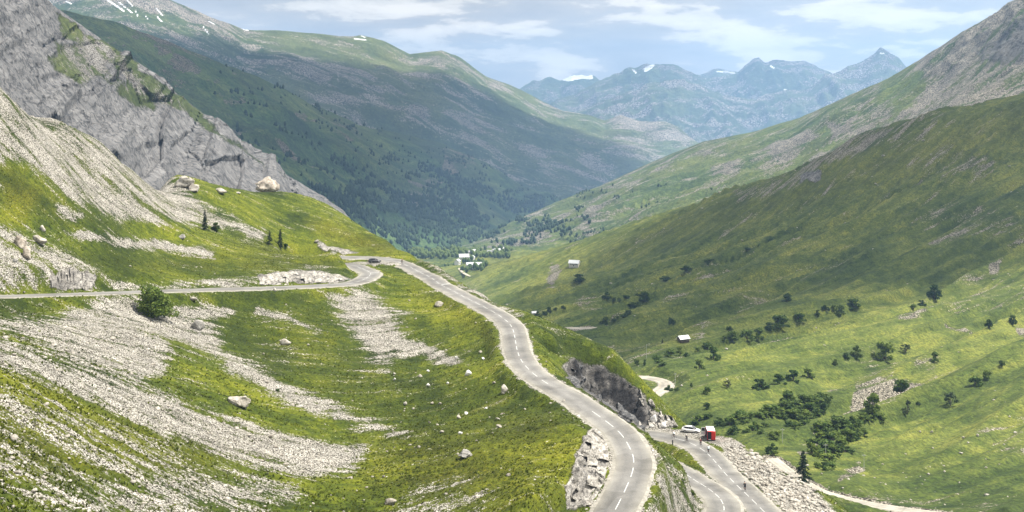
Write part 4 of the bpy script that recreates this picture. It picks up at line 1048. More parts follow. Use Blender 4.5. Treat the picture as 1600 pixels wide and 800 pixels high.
def make_bush(seed, n=700, clumps=14, flat=0.8, lift=0.06, mat=None, leaf=0.055, sparse=False):
    """unit bush: 1 wide, about `flat` tall, standing on z=0"""
    r = np.random.RandomState(seed)
    cs = []
    for i in range(clumps):
        a = r.uniform(0, 6.283); rad = 0.40 * math.sqrt(r.uniform(0, 1)); h = r.uniform(0.0, 1.0) ** 0.9
        rad *= (1.05 - 0.55 * h)
        cs.append((math.cos(a) * rad, math.sin(a) * rad, lift + h * (flat - lift - 0.1), r.uniform(0.10, 0.19) * (0.7 if sparse else 1)))
    per = n // clumps
    pts = []
    for (x0, y0, z0, R_) in cs:
        d = r.normal(size=(per, 3)); d /= np.linalg.norm(d, axis=1)[:, None]
        pts.append(np.array([x0, y0, z0]) + d * R_ * (r.uniform(0.35, 1.0, per) ** 0.5)[:, None] * np.array([1, 1, 0.8]))
    pts = np.vstack(pts); pts[:, 2] = np.maximum(pts[:, 2], 0.02)
    v, f = leaf_quads(pts, leaf, r)
    crown = np_mesh('crown', v, f, mat or lf_dark, smooth=False)
    segs = [((0, 0, -0.06), (0.01, 0.0, lift + 0.18), 0.035, 0.026)]
    for c in cs[:7]:
        segs.append(((0.01, 0, lift * 0.6 + 0.08), (c[0], c[1], c[2]), 0.02, 0.008))
    v, f = tube(segs)
    return np_mesh('trunk', v, f, bark), crown
def make_conifer(seed, n=1500, mat=None, wide=0.22):
    """unit conifer: 1 tall"""
    r = np.random.RandomState(seed)
    pts = []
    segs = [((0, 0, -0.03), (0, 0, 0.95), 0.022, 0.004)]
    tiers = 15
    for t in range(tiers):
        h = 0.09 + 0.86 * t / (tiers - 1)
        R_ = wide * (1.02 - h) ** 0.85 * r.uniform(0.8, 1.15) + 0.012
        nb = r.randint(6, 9)
        for k in range(nb):
            a = r.uniform(0, 6.283); l = R_ * r.uniform(0.65, 1.15)
            e = np.array([math.cos(a) * l, math.sin(a) * l, h - 0.32 * l])
            segs.append(((0, 0, h), tuple(e), 0.005, 0.002))
            m_ = max(4, int(n * l / (tiers * 7 * wide * 0.55)))
            tt = r.uniform(0.15, 1.0, m_)[:, None]
            pts.append(np.array([0, 0, h]) * (1 - tt) + e * tt + r.normal(scale=0.012, size=(m_, 3)))
    v, f = leaf_quads(np.vstack(pts), 0.017, r)
    crown = np_mesh('crown', v, f, mat or lf_con, smooth=False)
    v, f = tube(segs, 5)
    return np_mesh('trunk', v, f, bark), crown
B_dark = [make_bush(200 + i, 620, 13 + i, 0.72 + 0.08 * (i % 3), mat=lf_dark) for i in range(4)]
B_mid = [make_bush(220 + i, 620, 12 + i, 0.80 + 0.08 * (i % 3), mat=lf_mid) for i in range(4)]
B_pale = [make_bush(240 + i, 380, 12, 0.9, mat=lf_pale, leaf=0.045, sparse=True) for i in range(2)]
B_big = make_bush(260, 5200, 46, 0.86, 0.04, lf_mid, 0.024)
CONS = [make_conifer(270 + i) for i in range(3)]
CON_big = make_conifer(280, 3200, wide=0.34)
def plant(mod, pos, width, label, rz=None, name='bush', cat='bush', group=None, tall=1.0):
    o = empty(name, pos - Vector((0, 0, 0.02 * width)), rnd.uniform(0, 6.28) if rz is None else rz)
    o.scale = (width * rnd.uniform(.82, 1.15), width * rnd.uniform(.82, 1.15), width * tall * rnd.uniform(.88, 1.12))
    tag(o, label, cat, group)
    mesh_obj('trunk', mod[0], o); mesh_obj('crown', mod[1], o)
    return o
def bush(kind, px_, py_, wpx, label, G=None, tall=1.0, group=None, name='bush', cat='bush'):
    p = hit(G or G_val, px_, py_)
    mod = {'d': B_dark, 'm': B_mid, 'p': B_pale}[kind]
    return plant(mod[rnd.randrange(len(mod))], p, wpx / F * p.y, label, tall=tall, group=group, name=name, cat=cat)
# near hillside
p = hit(G_near, 240, 494)
plant(B_big, p, 66 / F * p.y, 'large bushy green shrub just below the side road', name='large_bush', tall=0.92)
def conifer(px_, py_, hpx, label, G=None, mod=None, group=None):
    p = hit(G or G_near, px_, py_)
    return plant(mod or CONS[rnd.randrange(3)], p, hpx / F * p.y, label, name='conifer', cat='conifer', group=group)
conifer(321, 359, 31, 'dark conifer standing alone above the side road, low juniper beside it')
conifer(437, 387, 35, 'taller of the two dark conifers above the side road')
conifer(421, 383, 27, 'shorter of the two dark conifers above the side road')
bush('d', 336, 361, 22, 'low dark juniper at the foot of the lone conifer', G_near, 0.6)
bush('d', 445, 386, 16, 'low dark scrub under the taller conifer of the pair', G_near, 0.7)
bush('m', 1083, 776, 14, 'green shrub on the stony bank above the middle road', G_near, 0.8)
bush('m', 1068, 754, 10, 'small green shrub higher on the stony bank beside the main road', G_near, 0.8)
bush('d', 434, 612, 8, 'tiny dark bush on the lower scree streak', G_near, 0.8)
# sunny slope across the valley
LIST = [
    ('d', 1460, 468, 28, 'large dark round tree at the border of the cloud shadow', 1.0), ('d', 1441, 478, 14, 'small dark bush beside the large shadow-border tree', .9), ('m', 1428, 482, 13, 'smaller of two bushes left of the shadow-border tree', .9),
    ('m', 1381, 562, 37, 'biggest round green tree on the sunny slope', 1.0), ('d', 1338, 556, 19, 'tall dark bush left of the biggest round tree', 1.2), ('d', 1323, 562, 14, 'middle bush of the three descending from the biggest tree', 1.1), ('d', 1305, 569, 12, 'lowest bush of the three descending from the biggest tree', 1.0),
    ('m', 1460, 564, 20, 'lone rounded green bush right of the biggest tree', .9), ('p', 1416, 552, 20, 'pale wispy bush right of the biggest tree', .9), ('d', 1546, 512, 18, 'flat dark bush beside the pale bare strip high on the slope', .8), ('d', 1582, 507, 18, 'dark rounded bush at the far end of the sunny slope', .9),
    ('m', 1407, 617, 29, 'dense green tree beside the small rock scar', 1.1), ('m', 1363, 650, 32, 'dark green tree standing at the gully track', 1.1), ('p', 1417, 645, 22, 'open-crowned bush under the dense green tree', 1.2), ('d', 1434, 632, 9, 'tiny dark bush beside the open-crowned bush', 1.0),
    ('p', 1484, 632, 26, 'bare-branched pale bush on the sunny knoll', 1.0), ('m', 1526, 603, 24, 'spreading bush in the gully behind the knoll', .7), ('m', 1543, 592, 20, 'upper bush of the gully behind the knoll', .9), ('d', 1565, 575, 12, 'topmost narrow bush of the gully behind the knoll', 1.3),
    ('d', 1230, 470, 22, 'isolated dark bush in the shaded pasture above the hedge line', .8), ('m', 1335, 482, 28, 'broad bush closing the hedge line at its upper end', .6), ('d', 1313, 496, 21, 'dark bush under the broad upper hedge bush', .9), ('d', 1303, 487, 12, 'small bush in the hedge line above the dark bush', 1.0), ('d', 1289, 488, 14, 'small upright bush midway in the hedge line', 1.0), ('d', 1277, 494, 12, 'tiny bush midway in the hedge line', .9), ('m', 1250, 500, 24, 'spreading bush midway in the hedge line', .7), ('m', 1221, 511, 36, 'widest bush of the hedge line', .65), ('d', 1203, 517, 18, 'dark bush left of the widest hedge bush', .9),
    ('m', 1262, 589, 22, 'upper end bush of the sunny hedge clump', .8), ('m', 1240, 593, 26, 'middle bush of the sunny hedge clump', .8), ('m', 1217, 600, 22, 'lower middle bush of the sunny hedge clump', .8), ('d', 1188, 607, 28, 'lowest dark bush of the sunny hedge clump', .8),
    ('m', 1115, 562, 26, 'round greyish bush on the sunny slope below the barn', .9), ('m', 1092, 576, 17, 'bright bush casting shadow left of the round greyish bush', 1.1), ('m', 1105, 615, 14, 'small bright bush in the sunny hollow above the parked van', 1.0), ('p', 1137, 606, 24, 'pale wispy bush in the sunny hollow', .6), ('d', 1081, 605, 6, 'tiny dark bush on the slope beside the valley road bend', 1.2),
    ('d', 996, 571, 12, 'dark bush at the shadow edge above the valley road', 1.0), ('d', 1007, 570, 9, 'narrow dark bush by the lamp post above the valley road', 1.2), ('m', 1028, 566, 22, 'green bush in the row leading down to the valley road', .7), ('m', 1048, 558, 24, 'dense green bush crowning the row above the valley road', .8), ('m', 1062, 556, 16, 'bush at the upper end of the row above the valley road', .9), ('d', 1034, 571, 14, 'shadowed low bush under the row above the valley road', .6), ('d', 1073, 557, 12, 'dark low bush right of the valley road row', .7), ('m', 1090, 548, 10, 'little bush on the shadow edge under the barn', .9), ('m', 1104, 544, 18, 'green bush midway along the edge between barn and hedge', .8), ('m', 1130, 534, 12, 'dark little bush right of the barn on the shadow edge', .9),
    ('m', 1147, 532, 22, 'first big bush right of the barn', .9), ('m', 1168, 530, 26, 'second big bush right of the barn', .9), ('m', 1186, 526, 22, 'third big bush right of the barn', .8), ('d', 1140, 520, 16, 'dark bush above the first big bush right of the barn', .8),
    ('d', 1048, 507, 17, 'dark round tree alone in the shaded pasture', 1.15), ('d', 1008, 474, 22, 'dark tree clump in the shaded hollow', .9), ('d', 948, 468, 18, 'dark bush on the shaded slope left of the hollow', .8), ('d', 1033, 492, 14, 'low dark bush between hollow and round tree', .7), ('d', 905, 440, 22, 'bush group just below the upper hut', .7), ('d', 990, 478, 26, 'wide low thicket in the shaded hollow', .5),
    ('d', 1046, 610, 14, 'dark bush inside the bend of the valley road', .7), ('d', 1058, 610, 12, 'low dark bush beyond the valley road bend', .6), ('d', 1206, 380, 20, 'dark bush high on the shaded fold', .5), ('d', 1190, 385, 18, 'dark low bush strip beside the high fold bush', .4), ('d', 1168, 392, 16, 'lowest dark bush of the high fold', .4), ('d', 1110, 412, 26, 'long dark shrub in the shaded slope fold', .35), ('d', 1074, 424, 26, 'flat dark shrub below the slope fold', .35), ('d', 1040, 438, 24, 'flat dark shrub low in the slope fold', .35),
    ('d', 1104, 639, 14, 'dark roundish bush behind the parked van', .8),
]
for (k_, a, b, w_, lab, tl) in LIST:
    bush(k_, a, b, w_, lab, tall=tl)
p = hit(G_val, 1254, 752)
plant(CON_big, p, 56 / F * p.y, 'large dark spruce beside the valley track', name='conifer', cat='conifer')
conifer(1035, 538, 10, 'small dark conifer left of the barn', G_val)
conifer(1536, 738, 1, '', G_val) if False else None
TH = []
for (x0, y0, x1, y1, n_, s_, where) in [(1120, 662, 1200, 650, 14, 18, 'in the long strip running from the van along the stream'), (1140, 672, 1195, 668, 8, 16, 'under the long strip nearest the tipped rubble'), (1195, 648, 1240, 636, 10, 22, 'in the upper thicket left of its tallest clump'), (1225, 638, 1296, 625, 15, 24, 'in the upper thicket at the foot of the sunny slope'), (1215, 652, 1285, 645, 12, 20, 'in the middle of the upper thicket'), (1236, 666, 1270, 652, 9, 22, 'in the clump hanging below the upper thicket'), (1190, 682, 1215, 676, 4, 15, 'standing apart on the grass below the upper thicket'), (1275, 672, 1330, 662, 10, 22, 'in the lower thicket beside the gully track'), (1325, 664, 1376, 650, 9, 20, 'in the lower thicket tail climbing the gully'), (1300, 690, 1345, 678, 11, 24, 'in the widest part of the lower thicket'), (1270, 716, 1318, 700, 12, 26, 'in the lower thicket above the valley track'), (1280, 738, 1300, 722, 8, 18, 'beside the large spruce at the valley track'), (1200, 712, 1212, 706, 3, 17, 'tucked behind the rubble bank'), (1090, 660, 1115, 655, 5, 15, 'right behind the parked vehicles'), (1266, 690, 1290, 684, 5, 18, 'between the gully track and the spruce')]:
    for i in range(n_):
        t = (i + 0.5) / n_
        bush('m' if rnd.random() < 0.6 else 'd', x0 + (x1 - x0) * t + rnd.uniform(-7, 7), y0 + (y1 - y0) * t + rnd.uniform(-6, 6), s_ * rnd.uniform(0.8, 1.35), 'low green shrub ' + where, tall=rnd.uniform(.42, .7), group='shrubs ' + where, name='shrub')
for i in range(26):
    t = i / 25
    bush('d', 822 + 62 * t + rnd.uniform(-3, 3), 502 - 24 * t + rnd.uniform(-2, 3), rnd.uniform(7, 11), 'dark shrub in the diagonal hedge on the shaded slope', tall=.8, group='shrubs of the diagonal hedge', name='shrub')
for (x0, y0, x1, y1, n_) in [(940, 507, 990, 488, 12), (960, 470, 1010, 462, 6), (925, 508, 950, 500, 6)]:
    for i in range(n_):
        t = i / n_
        bush('d', x0 + (x1 - x0) * t + rnd.uniform(-4, 4), y0 + (y1 - y0) * t + rnd.uniform(-3, 3), rnd.uniform(7, 13), 'dark shrub beside the brook in the shaded hollow', tall=.6, group='shrubs beside the shaded brook', name='shrub')

# far woods: too many and too small to tell apart
def forest(G, sel, n, smin, smax, mat, label, seed, cone=True):
    r = np.random.RandomState(seed)
    idx = r.choice(np.where(sel)[0], n)
    X, Y, Z = G[0][idx] + r.uniform(-8, 8, n), G[1][idx] + r.uniform(-8, 8, n), G[2][idx]
    h = r.uniform(smin, smax, n)
    v, f = ICO1
    q = v[None] * (1 + r.uniform(-.35, .35, (n, len(v), 1))) * np.stack([h * .36, h * .36, h * .6], 1)[:, None, :]
    if cone:
        q[..., :2] *= (1 - 0.75 * np.clip(v[None, :, 2:3], -0.2, 1))
    vv = (q + np.stack([X, Y, Z + h * .45], 1)[:, None, :]).reshape(-1, 3)
    ff = (f[None] + (np.arange(n) * len(v))[:, None, None]).reshape(-1, 3)
    tag(mesh_obj('woodland', np_mesh('woodland', vv, ff, mat, smooth=False)), label, 'woodland', kind='stuff')
cx, cy_ = G_C[3], G_C[4]
nC = fbm(cx / 26, cy_ / 12, 4, 731)
low = poly_mask(cx, cy_, [(560, 300), (640, 270), (760, 285), (860, 315), (760, 385), (690, 402), (620, 395), (540, 340)], 40)
forest(G_C, (low * 0.9 + nC * 1.1 > 0.62) & (cx > 420), 2300, 8, 15, lf_con, 'dark blue-green woods on the shaded ridge', 61)
belt = line_mask(cx, cy_ + 4 * nC, [(660, 262), (720, 285), (790, 315), (850, 330)], 5) + line_mask(cx, cy_ + 5 * nC, [(480, 300), (560, 330), (640, 385)], 6) + line_mask(cx, cy_ + 5 * nC, [(520, 250), (600, 290), (680, 330), (740, 345)], 4)
forest(G_C, (belt > 0.3) & (cx > 420), 1000, 8, 15, lf_con, 'bands of dark firs crossing the shaded ridge', 62)
forest(G_C, (nC > -0.1) & (cx > 330), 700, 7, 13, lf_con, 'scattered dark firs over the shaded ridge', 63)
fx, fy = G_F[3], G_F[4]
nF = fbm(fx / 26, fy / 10, 4, 741)
forest(G_F, (nF > 0.12) & (fx > 690) & (fx < 920) & (fy > 335), 900, 6, 12, lf_con, 'scattered dark trees on the far valley side', 64, False)
forest(G_F, (nF > 0.30) & (fx > 900) & (fx < 1120) & (fy > 290), 160, 5, 9, lf_con, 'sparse bushes on the far hillside beneath the skyline', 65, False)
vx, vy = G_val[3], G_val[4]
nV = fbm(vx / 14, vy / 6, 3, 751)
forest(G_val, (nV > 0.05) & (vx > 640) & (vx < 800) & (vy < 404) & (vy > 390) & (G_val[1] > 1900), 420, 7, 13, lf_dark, 'hedges and trees round the far hamlet', 66, False)
forest(G_val, (nV > 0.15) & (vx > 700) & (vx < 760) & (vy > 408) & (vy < 424) & (G_val[1] > 1400), 90, 6, 10, lf_dark, 'garden trees beside the hamlet farmhouse', 67, False)

# ------------------------------------------------------------------ small mesh builder
class MB:
    def __init__(self):
        self.v = []; self.f = []
    def box(self, x0, x1, y0, y1, z0, z1):
        k = len(self.v)
        self.v += [(x0, y0, z0), (x1, y0, z0), (x1, y1, z0), (x0, y1, z0), (x0, y0, z1), (x1, y0, z1), (x1, y1, z1), (x0, y1, z1)]
        self.f += [tuple(k + i for i in q) for q in ((0, 3, 2, 1), (4, 5, 6, 7), (0, 1, 5, 4), (1, 2, 6, 5), (2, 3, 7, 6), (3, 0, 4, 7))]
        return self
    def loft(self, stations, n=14, e=3.2):
        """stations: (x, z_bottom, z_top, half_width); rounded sections joined nose to tail"""
        k0 = len(self.v)
        for (x, zb, zt, hw) in stations:
            for i in range(n):
                t = 2 * math.pi * (i + 0.5) / n
                c, s = math.cos(t), math.sin(t)
                yy = math.copysign(abs(c) ** (2 / e), c) * hw; zz = math.copysign(abs(s) ** (2 / e), s)
                self.v.append((x, yy, (zb + zt) / 2 + zz * (zt - zb) / 2))
        for j in range(len(stations) - 1):
            for i in range(n):
                a = k0 + j * n + i; b = k0 + j * n + (i + 1) % n
                self.f.append((a, b, b + n, a + n))
        self.f.append(tuple(k0 + i for i in range(n))[::-1])
        self.f.append(tuple(k0 + (len(stations) - 1) * n + i for i in range(n)))
        return self
    def disc(self, c, r, w, n=16, axis='y'):
        k = len(self.v)
        for s in (-w / 2, w / 2):
            for i in range(n):
                t = 2 * math.pi * i / n
                a, b = r * math.cos(t), r * math.sin(t)
                self.v.append((c[0] + a, c[1] + s, c[2] + b) if axis == 'y' else (c[0] + a, c[1] + b, c[2] + s))
        for i in range(n):
            j = (i + 1) % n
            self.f.append((k + i, k + j, k + n + j, k + n + i))
        self.f.append(tuple(k + i for i in range(n))[::-1]); self.f.append(tuple(k + n + i for i in range(n)))
        return self
    def ring(self, c, R_, r_, n=20, m=5):
        k = len(self.v)
        for i in range(n):
            t = 2 * math.pi * i / n
            for j in range(m):
                s = 2 * math.pi * j / m
                q = R_ + r_ * math.cos(s)
                self.v.append((c[0] + q * math.cos(t), c[1] + r_ * math.sin(s), c[2] + q * math.sin(t)))
        for i in range(n):
            for j in range(m):
                a = k + i * m + j; b = k + i * m + (j + 1) % m; c2 = k + ((i + 1) % n) * m + (j + 1) % m; d = k + ((i + 1) % n) * m + j
                self.f.append((a, b, c2, d))
        return self
    def bar(self, p0, p1, r0, r1=None, n=6):
        v, f = tube([(p0, p1, r0, r0 if r1 is None else r1)], n)
        k = len(self.v)
        self.v += [tuple(q) for q in v]; self.f += [tuple(k + i for i in q) for q in f]
        return self
    def quad(self, a, b, c, d):
        k = len(self.v); self.v += [a, b, c, d]; self.f.append((k, k + 1, k + 2, k + 3))
        return self
    def mesh(self, name, mat, smooth=False):
        me = bpy.data.meshes.new(name)
        me.from_pydata([tuple(map(float, q)) for q in self.v], [], self.f)
        me.materials.append(mat)
        if smooth:
            for q in me.polygons: q.use_smooth = True
        me.update()
        return me
    def build(self, name, mat, parent, smooth=False):
        return mesh_obj(name, self.mesh(name, mat, smooth), parent)
glass = plain('dark_glass', (0.02, 0.022, 0.025), 0.12, 0.0, 0.6, 0.1)
rubber = plain('tyre_rubber', (0.02, 0.02, 0.02), 0.9)
alloy = plain('alloy_rim', (0.35, 0.35, 0.36), 0.35, 0.8)
white_p = plain('white_car_paint', (0.80, 0.80, 0.79), 0.28, spec=0.5, var=0.03)
black_p = plain('black_car_paint', (0.025, 0.026, 0.03), 0.25, spec=0.5, var=0.05)
red_p = plain('red_van_paint', (0.62, 0.02, 0.015), 0.35, spec=0.5, var=0.05)
lampw = plain('headlamp_glass', (0.7, 0.72, 0.75), 0.15, spec=0.6)
lampr = plain('tail_lamp_red', (0.45, 0.01, 0.01), 0.25, spec=0.5)
dark_m = plain('matt_near_black', (0.02, 0.02, 0.022), 0.8)
plate = plain('number_plate', (0.75, 0.75, 0.73), 0.5)
def wheel(parent, x, y, r, w):
    o = MB().disc((0, 0, 0), r, w, 18).build('wheel', rubber, parent)
    o.location = (x, y, r)
    MB().disc((0, math.copysign(w * 0.5, y), 0), r * 0.66, 0.03, 14).build('rim', alloy, o)
def car(name, loc, rz, paint_m, label, hatch=False):
    o = tag(empty(name, loc, rz), label, 'car')
    MB().loft([(-2.2, .42, .72, .70), (-2.1, .30, .95, .82), (-1.5, .24, 1.0, .89), (-.6, .22, .97, .90), (.6, .22, .93, .90), (1.3, .24, .88, .88), (1.95, .28, .76, .82), (2.22, .36, .62, .66)], 18, 4.0).build('body', paint_m, o, True)
    MB().loft([(-2.0 if hatch else -1.85, .88, .96, .60), (-1.35, .86, 1.33, .66), (-.5, .86, 1.445, .67), (.25, .86, 1.40, .67), (.85, .86, 1.12, .70), (1.25, .84, .92, .72)], 16, 4.0).build('windows', glass, o, True)
    MB().loft([(-1.42, 1.31, 1.38, .54), (-.5, 1.425, 1.475, .56), (.28, 1.375, 1.425, .54)], 12, 3.0).build('roof', paint_m, o, True)
    for sy in (-1, 1):
        MB().bar((-.42, sy * .675, .93), (-.40, sy * .60, 1.40), .035).build('pillar', paint_m, o)
        MB().bar((-1.95, sy * .64, .95), (-1.35, sy * .58, 1.34), .05).build('pillar', paint_m, o)
        MB().bar((1.22, sy * .68, .92), (.3, sy * .60, 1.39), .035).build('pillar', paint_m, o)
        for wx in (-1.32, 1.36):
            wheel(o, wx, sy * .80, .325, .22)
        MB().box(1.93, 2.12, sy * .50 - .14, sy * .50 + .14, .58, .70).build('headlight', lampw, o)
        MB().box(-2.2, -2.06, sy * .58 - .12, sy * .58 + .12, .72, .86).build('tail_light', lampr, o)
        MB().box(.78, .92, sy * .90 - .07, sy * .90 + .07, .92, 1.04).build('mirror', paint_m, o)
    return o
def van(loc, rz, label):
    o = tag(empty('van', loc, rz), label, 'van')
    MB().loft([(-2.62, .36, 2.36, .93), (-2.5, .32, 2.44, .97), (-1, .30, 2.48, .98), (.9, .30, 2.46, .98), (1.35, .30, 2.30, .96), (1.9, .30, 1.55, .95), (2.45, .32, 1.25, .92), (2.68, .40, .95, .80)], 20, 7.0).build('body', red_p, o)
    MB().loft([(-2.50, 2.44, 2.50, .90), (-1, 2.48, 2.56, .93), (1.0, 2.46, 2.53, .91)], 12, 6.0).build('roof', white_p, o)
    MB().box(-2.66, -2.615, .02, .90, .60, 2.30).build('rear_dark_panel', dark_m, o)  # flat dark sheet over the left half of the rear
    d = MB().box(-2.67, -2.62, -.88, -.02, .55, 2.28).build('rear_door', red_p, o)
    MB().box(-2.69, -2.672, -.74, -.16, 1.45, 2.05).build('window', red_p, d)
    MB().box(-2.70, -2.66, -.12, -.06, 1.1, 1.3).build('handle', dark_m, d)
    MB().box(-2.69, -2.62, .12, .64, .44, .58).build('number_plate', plate, o)
    MB().box(-2.78, -2.62, -.92, .92, .28, .42).build('bumper', dark_m, o)
    for sy in (-1, 1):
        MB().box(-2.66, -2.60, sy * .90 - .06, sy * .90 + .06, .9, 1.4).build('tail_light', lampr, o)
        for wx in (-1.65, 1.75):
            wheel(o, wx, sy * .88, .36, .24)
        MB().box(2.50, 2.66, sy * .62 - .15, sy * .62 + .15, .86, 1.05).build('headlight', lampw, o)
    MB().box(-2.35, .35, .965, .992, .55, 2.25).build('shade_panel', dark_m, o)  # black sheet for the van's shaded side, the shade put into its colour
    MB().box(.55, 1.25, .955, .985, 1.3, 2.05).build('side_window', glass, o)
    MB().quad((1.35, -.80, 2.24), (1.35, .80, 2.24), (1.92, .82, 1.56), (1.92, -.82, 1.56)).build('windscreen', glass, o)
    # driver's door standing wide open on the near side
    dr = MB().box(-.03, .03, 0, .95, .45, 1.25).box(-.03, .03, 0, .10, 1.25, 2.15).box(-.03, .03, .82, .95, 1.25, 2.0).box(-.03, .03, .10, .82, 2.02, 2.15).build('open_door', white_p, o)
    dr.location = (1.35, .96, 0); dr.rotation_euler = (0, 0, math.radians(-4))
    MB().quad((0, .1, 1.27), (0, .82, 1.27), (0, .82, 2.0), (0, .1, 2.02)).build('window', glass, dr)
    return o
def on_road(cl, px_, py_, off=0.0):
    i = s_at(cl, px_, py_)
    t, n = frame_of(cl)
    q = cl[i].copy()
    # slide across the carriageway to the sighted column
    k = ((px_ - CX) / F * q[1] - q[0]) / (n[i][0] - (px_ - CX) / F * n[i][1]) if off is None else off
    k = max(-4.5, min(4.5, k))
    q = q + n[i] * k
    q[2] += 0.045
    return Vector(q), math.atan2(t[i][1], t[i][0])
pc = hit(G_near, 1083, 680)
car('parked_car', Vector((pc.x, 264.5, -80.95)), math.radians(-17), white_p, 'white hatchback car parked beside the rock cut at the bend')
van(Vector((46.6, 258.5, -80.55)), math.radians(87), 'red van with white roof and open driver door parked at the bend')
car('parked_car', Vector((-45.9, 366.4, -55.6)), math.radians(24), black_p, 'black car parked on the gravel inside the upper hairpin', True)

# ------------------------------------------------------------------ cyclists
frame_m = plain('bicycle_frame', (0.03, 0.03, 0.035), 0.35, 0.3)
skin_c = (0.52, 0.33, 0.24)
def rider_mat(jersey, shorts, legs):
    m, nt, b = mat_new('rider_clothing')
    tcn = N(nt, 'ShaderNodeTexCoord'); sx = N(nt, 'ShaderNodeSeparateXYZ'); L(nt, tcn.outputs['Object'], sx.inputs[0])
    zc = ramp(nt, math_n(nt, 'DIVIDE', sx.outputs[2], 2.0), [(0.0, (0.05, 0.05, 0.05)), (0.09, legs), (0.33, shorts), (0.515, jersey), (0.735, skin_c)], 'CONSTANT')
    lower = math_n(nt, 'MULTIPLY', math_n(nt, 'GREATER_THAN', sx.outputs[0], 0.28), math_n(nt, 'LESS_THAN', sx.outputs[2], 1.16))
    L(nt, mixc(nt, lower, zc, skin_c), b.inputs['Base Color'])
    return m
def bicycle(loc, rz, label):
    o = tag(empty('bicycle', loc, rz), label, 'bicycle', 'bicycles on the pass road')
    for wx in (-.50, .51):
        w_ = MB().ring((0, 0, 0), .325, .018).build('wheel', rubber, o); w_.location = (wx, 0, .345)
        MB().disc((0, 0, 0), .03, .09, 8).build('hub', alloy, w_)
        sp = MB()
        for i in range(8):
            t = math.pi * i / 4
            sp.bar((0, 0, 0), (.315 * math.cos(t), 0, .315 * math.sin(t)), .004, n=4)
        sp.build('spokes', alloy, w_)
    fr = MB()
    for a, b in [((0, 0, .28), (-.16, 0, .86)), ((0, 0, .28), (.36, 0, .74)), ((-.14, 0, .80), (.36, 0, .82)), ((0, 0, .28), (-.5, 0, .345)), ((-.14, 0, .80), (-.5, 0, .345)), ((.34, 0, .92), (.38, 0, .70)), ((.38, 0, .70), (.51, 0, .345))]:
        fr.bar(a, b, .022)
    fr.build('frame', frame_m, o)
    MB().bar((.36, -.21, .96), (.36, .21, .96), .016).bar((.36, -.21, .96), (.46, -.21, .90), .016).bar((.36, .21, .96), (.46, .21, .90), .016).build('handlebar', frame_m, o)
    MB().loft([(-.32, .90, .94, .07), (-.2, .90, .95, .07), (-.04, .91, .94, .025)], 10, 2.5).build('saddle', dark_m, o)
    MB().bar((0, -.1, .28), (.12, -.1, .16), .014).bar((0, .1, .28), (-.12, .1, .40), .014).bar((0, -.1, .28), (0, .1, .28), .016).build('crank', alloy, o)
def rider(loc, rz, jersey, shorts, helmet, label, upright=0.0):
    up = upright
    V = [(-.18, 0, 1.0), (-.02 - .05 * up, 0, 1.20), (.13 - .12 * up, 0, 1.36 + .04 * up), (.20 - .14 * up, 0, 1.46 + .05 * up), (.26 - .14 * up, 0, 1.57 + .05 * up), (.31 - .14 * up, 0, 1.66 + .05 * up)]
    R_ = [.155, .15, .16, .065, .095, .075]
    E = [(0, 1), (1, 2), (2, 3), (3, 4), (4, 5)]
    def chain_(root, pts, rad):
        i0 = root
        for p_, r_ in zip(pts, rad):
            V.append(p_); R_.append(r_); E.append((i0, len(V) - 1)); i0 = len(V) - 1
    for s in (-1, 1):
        chain_(2, [(.14 - .12 * up, s * .19, 1.37 + .04 * up), (.25 - .08 * up, s * .245, 1.17), (.38, s * .215, 1.01), (.44, s * .21, .965)], [.07, .05, .038, .04])
        kn = (.20, s * .10, .80) if s > 0 else (.13, s * .10, .58)
        an = (.0, s * .10, .46) if s > 0 else (.08, s * .10, .24)
        chain_(0, [(-.14, s * .10, .96), kn, an, (an[0] + .13, an[1], an[2] - .06)], [.10, .07, .042, .04])
    me = bpy.data.meshes.new('person'); me.from_pydata(V, E, [])
    me.materials.append(rider_mat(jersey, shorts, skin_c))
    o = tag(mesh_obj('person', me), label, 'person', 'cyclists on the pass road')
    sk = o.modifiers.new('skin', 'SKIN'); sk.use_smooth_shade = True
    for i, r_ in enumerate(R_):
        me.skin_vertices[0].data[i].radius = (r_, r_)
        me.skin_vertices[0].data[i].use_root = (i == 0)
    o.modifiers.new('sub', 'SUBSURF').levels = 1
    o.modifiers['sub'].render_levels = 1
    o.location = loc; o.rotation_euler = (0, 0, rz)
    hm_ = MB().loft([(.12 - .14 * up, 1.68 + .05 * up, 1.72 + .05 * up, .05), (.18 - .14 * up, 1.66 + .05 * up, 1.78 + .05 * up, .095), (.30 - .14 * up, 1.66 + .05 * up, 1.80 + .05 * up, .105), (.40 - .14 * up, 1.67 + .05 * up, 1.76 + .05 * up, .07)], 12, 2.2).build('helmet', plain('helmet', helmet, 0.4, spec=0.5), o, True)
BLK = (0.02, 0.02, 0.022)
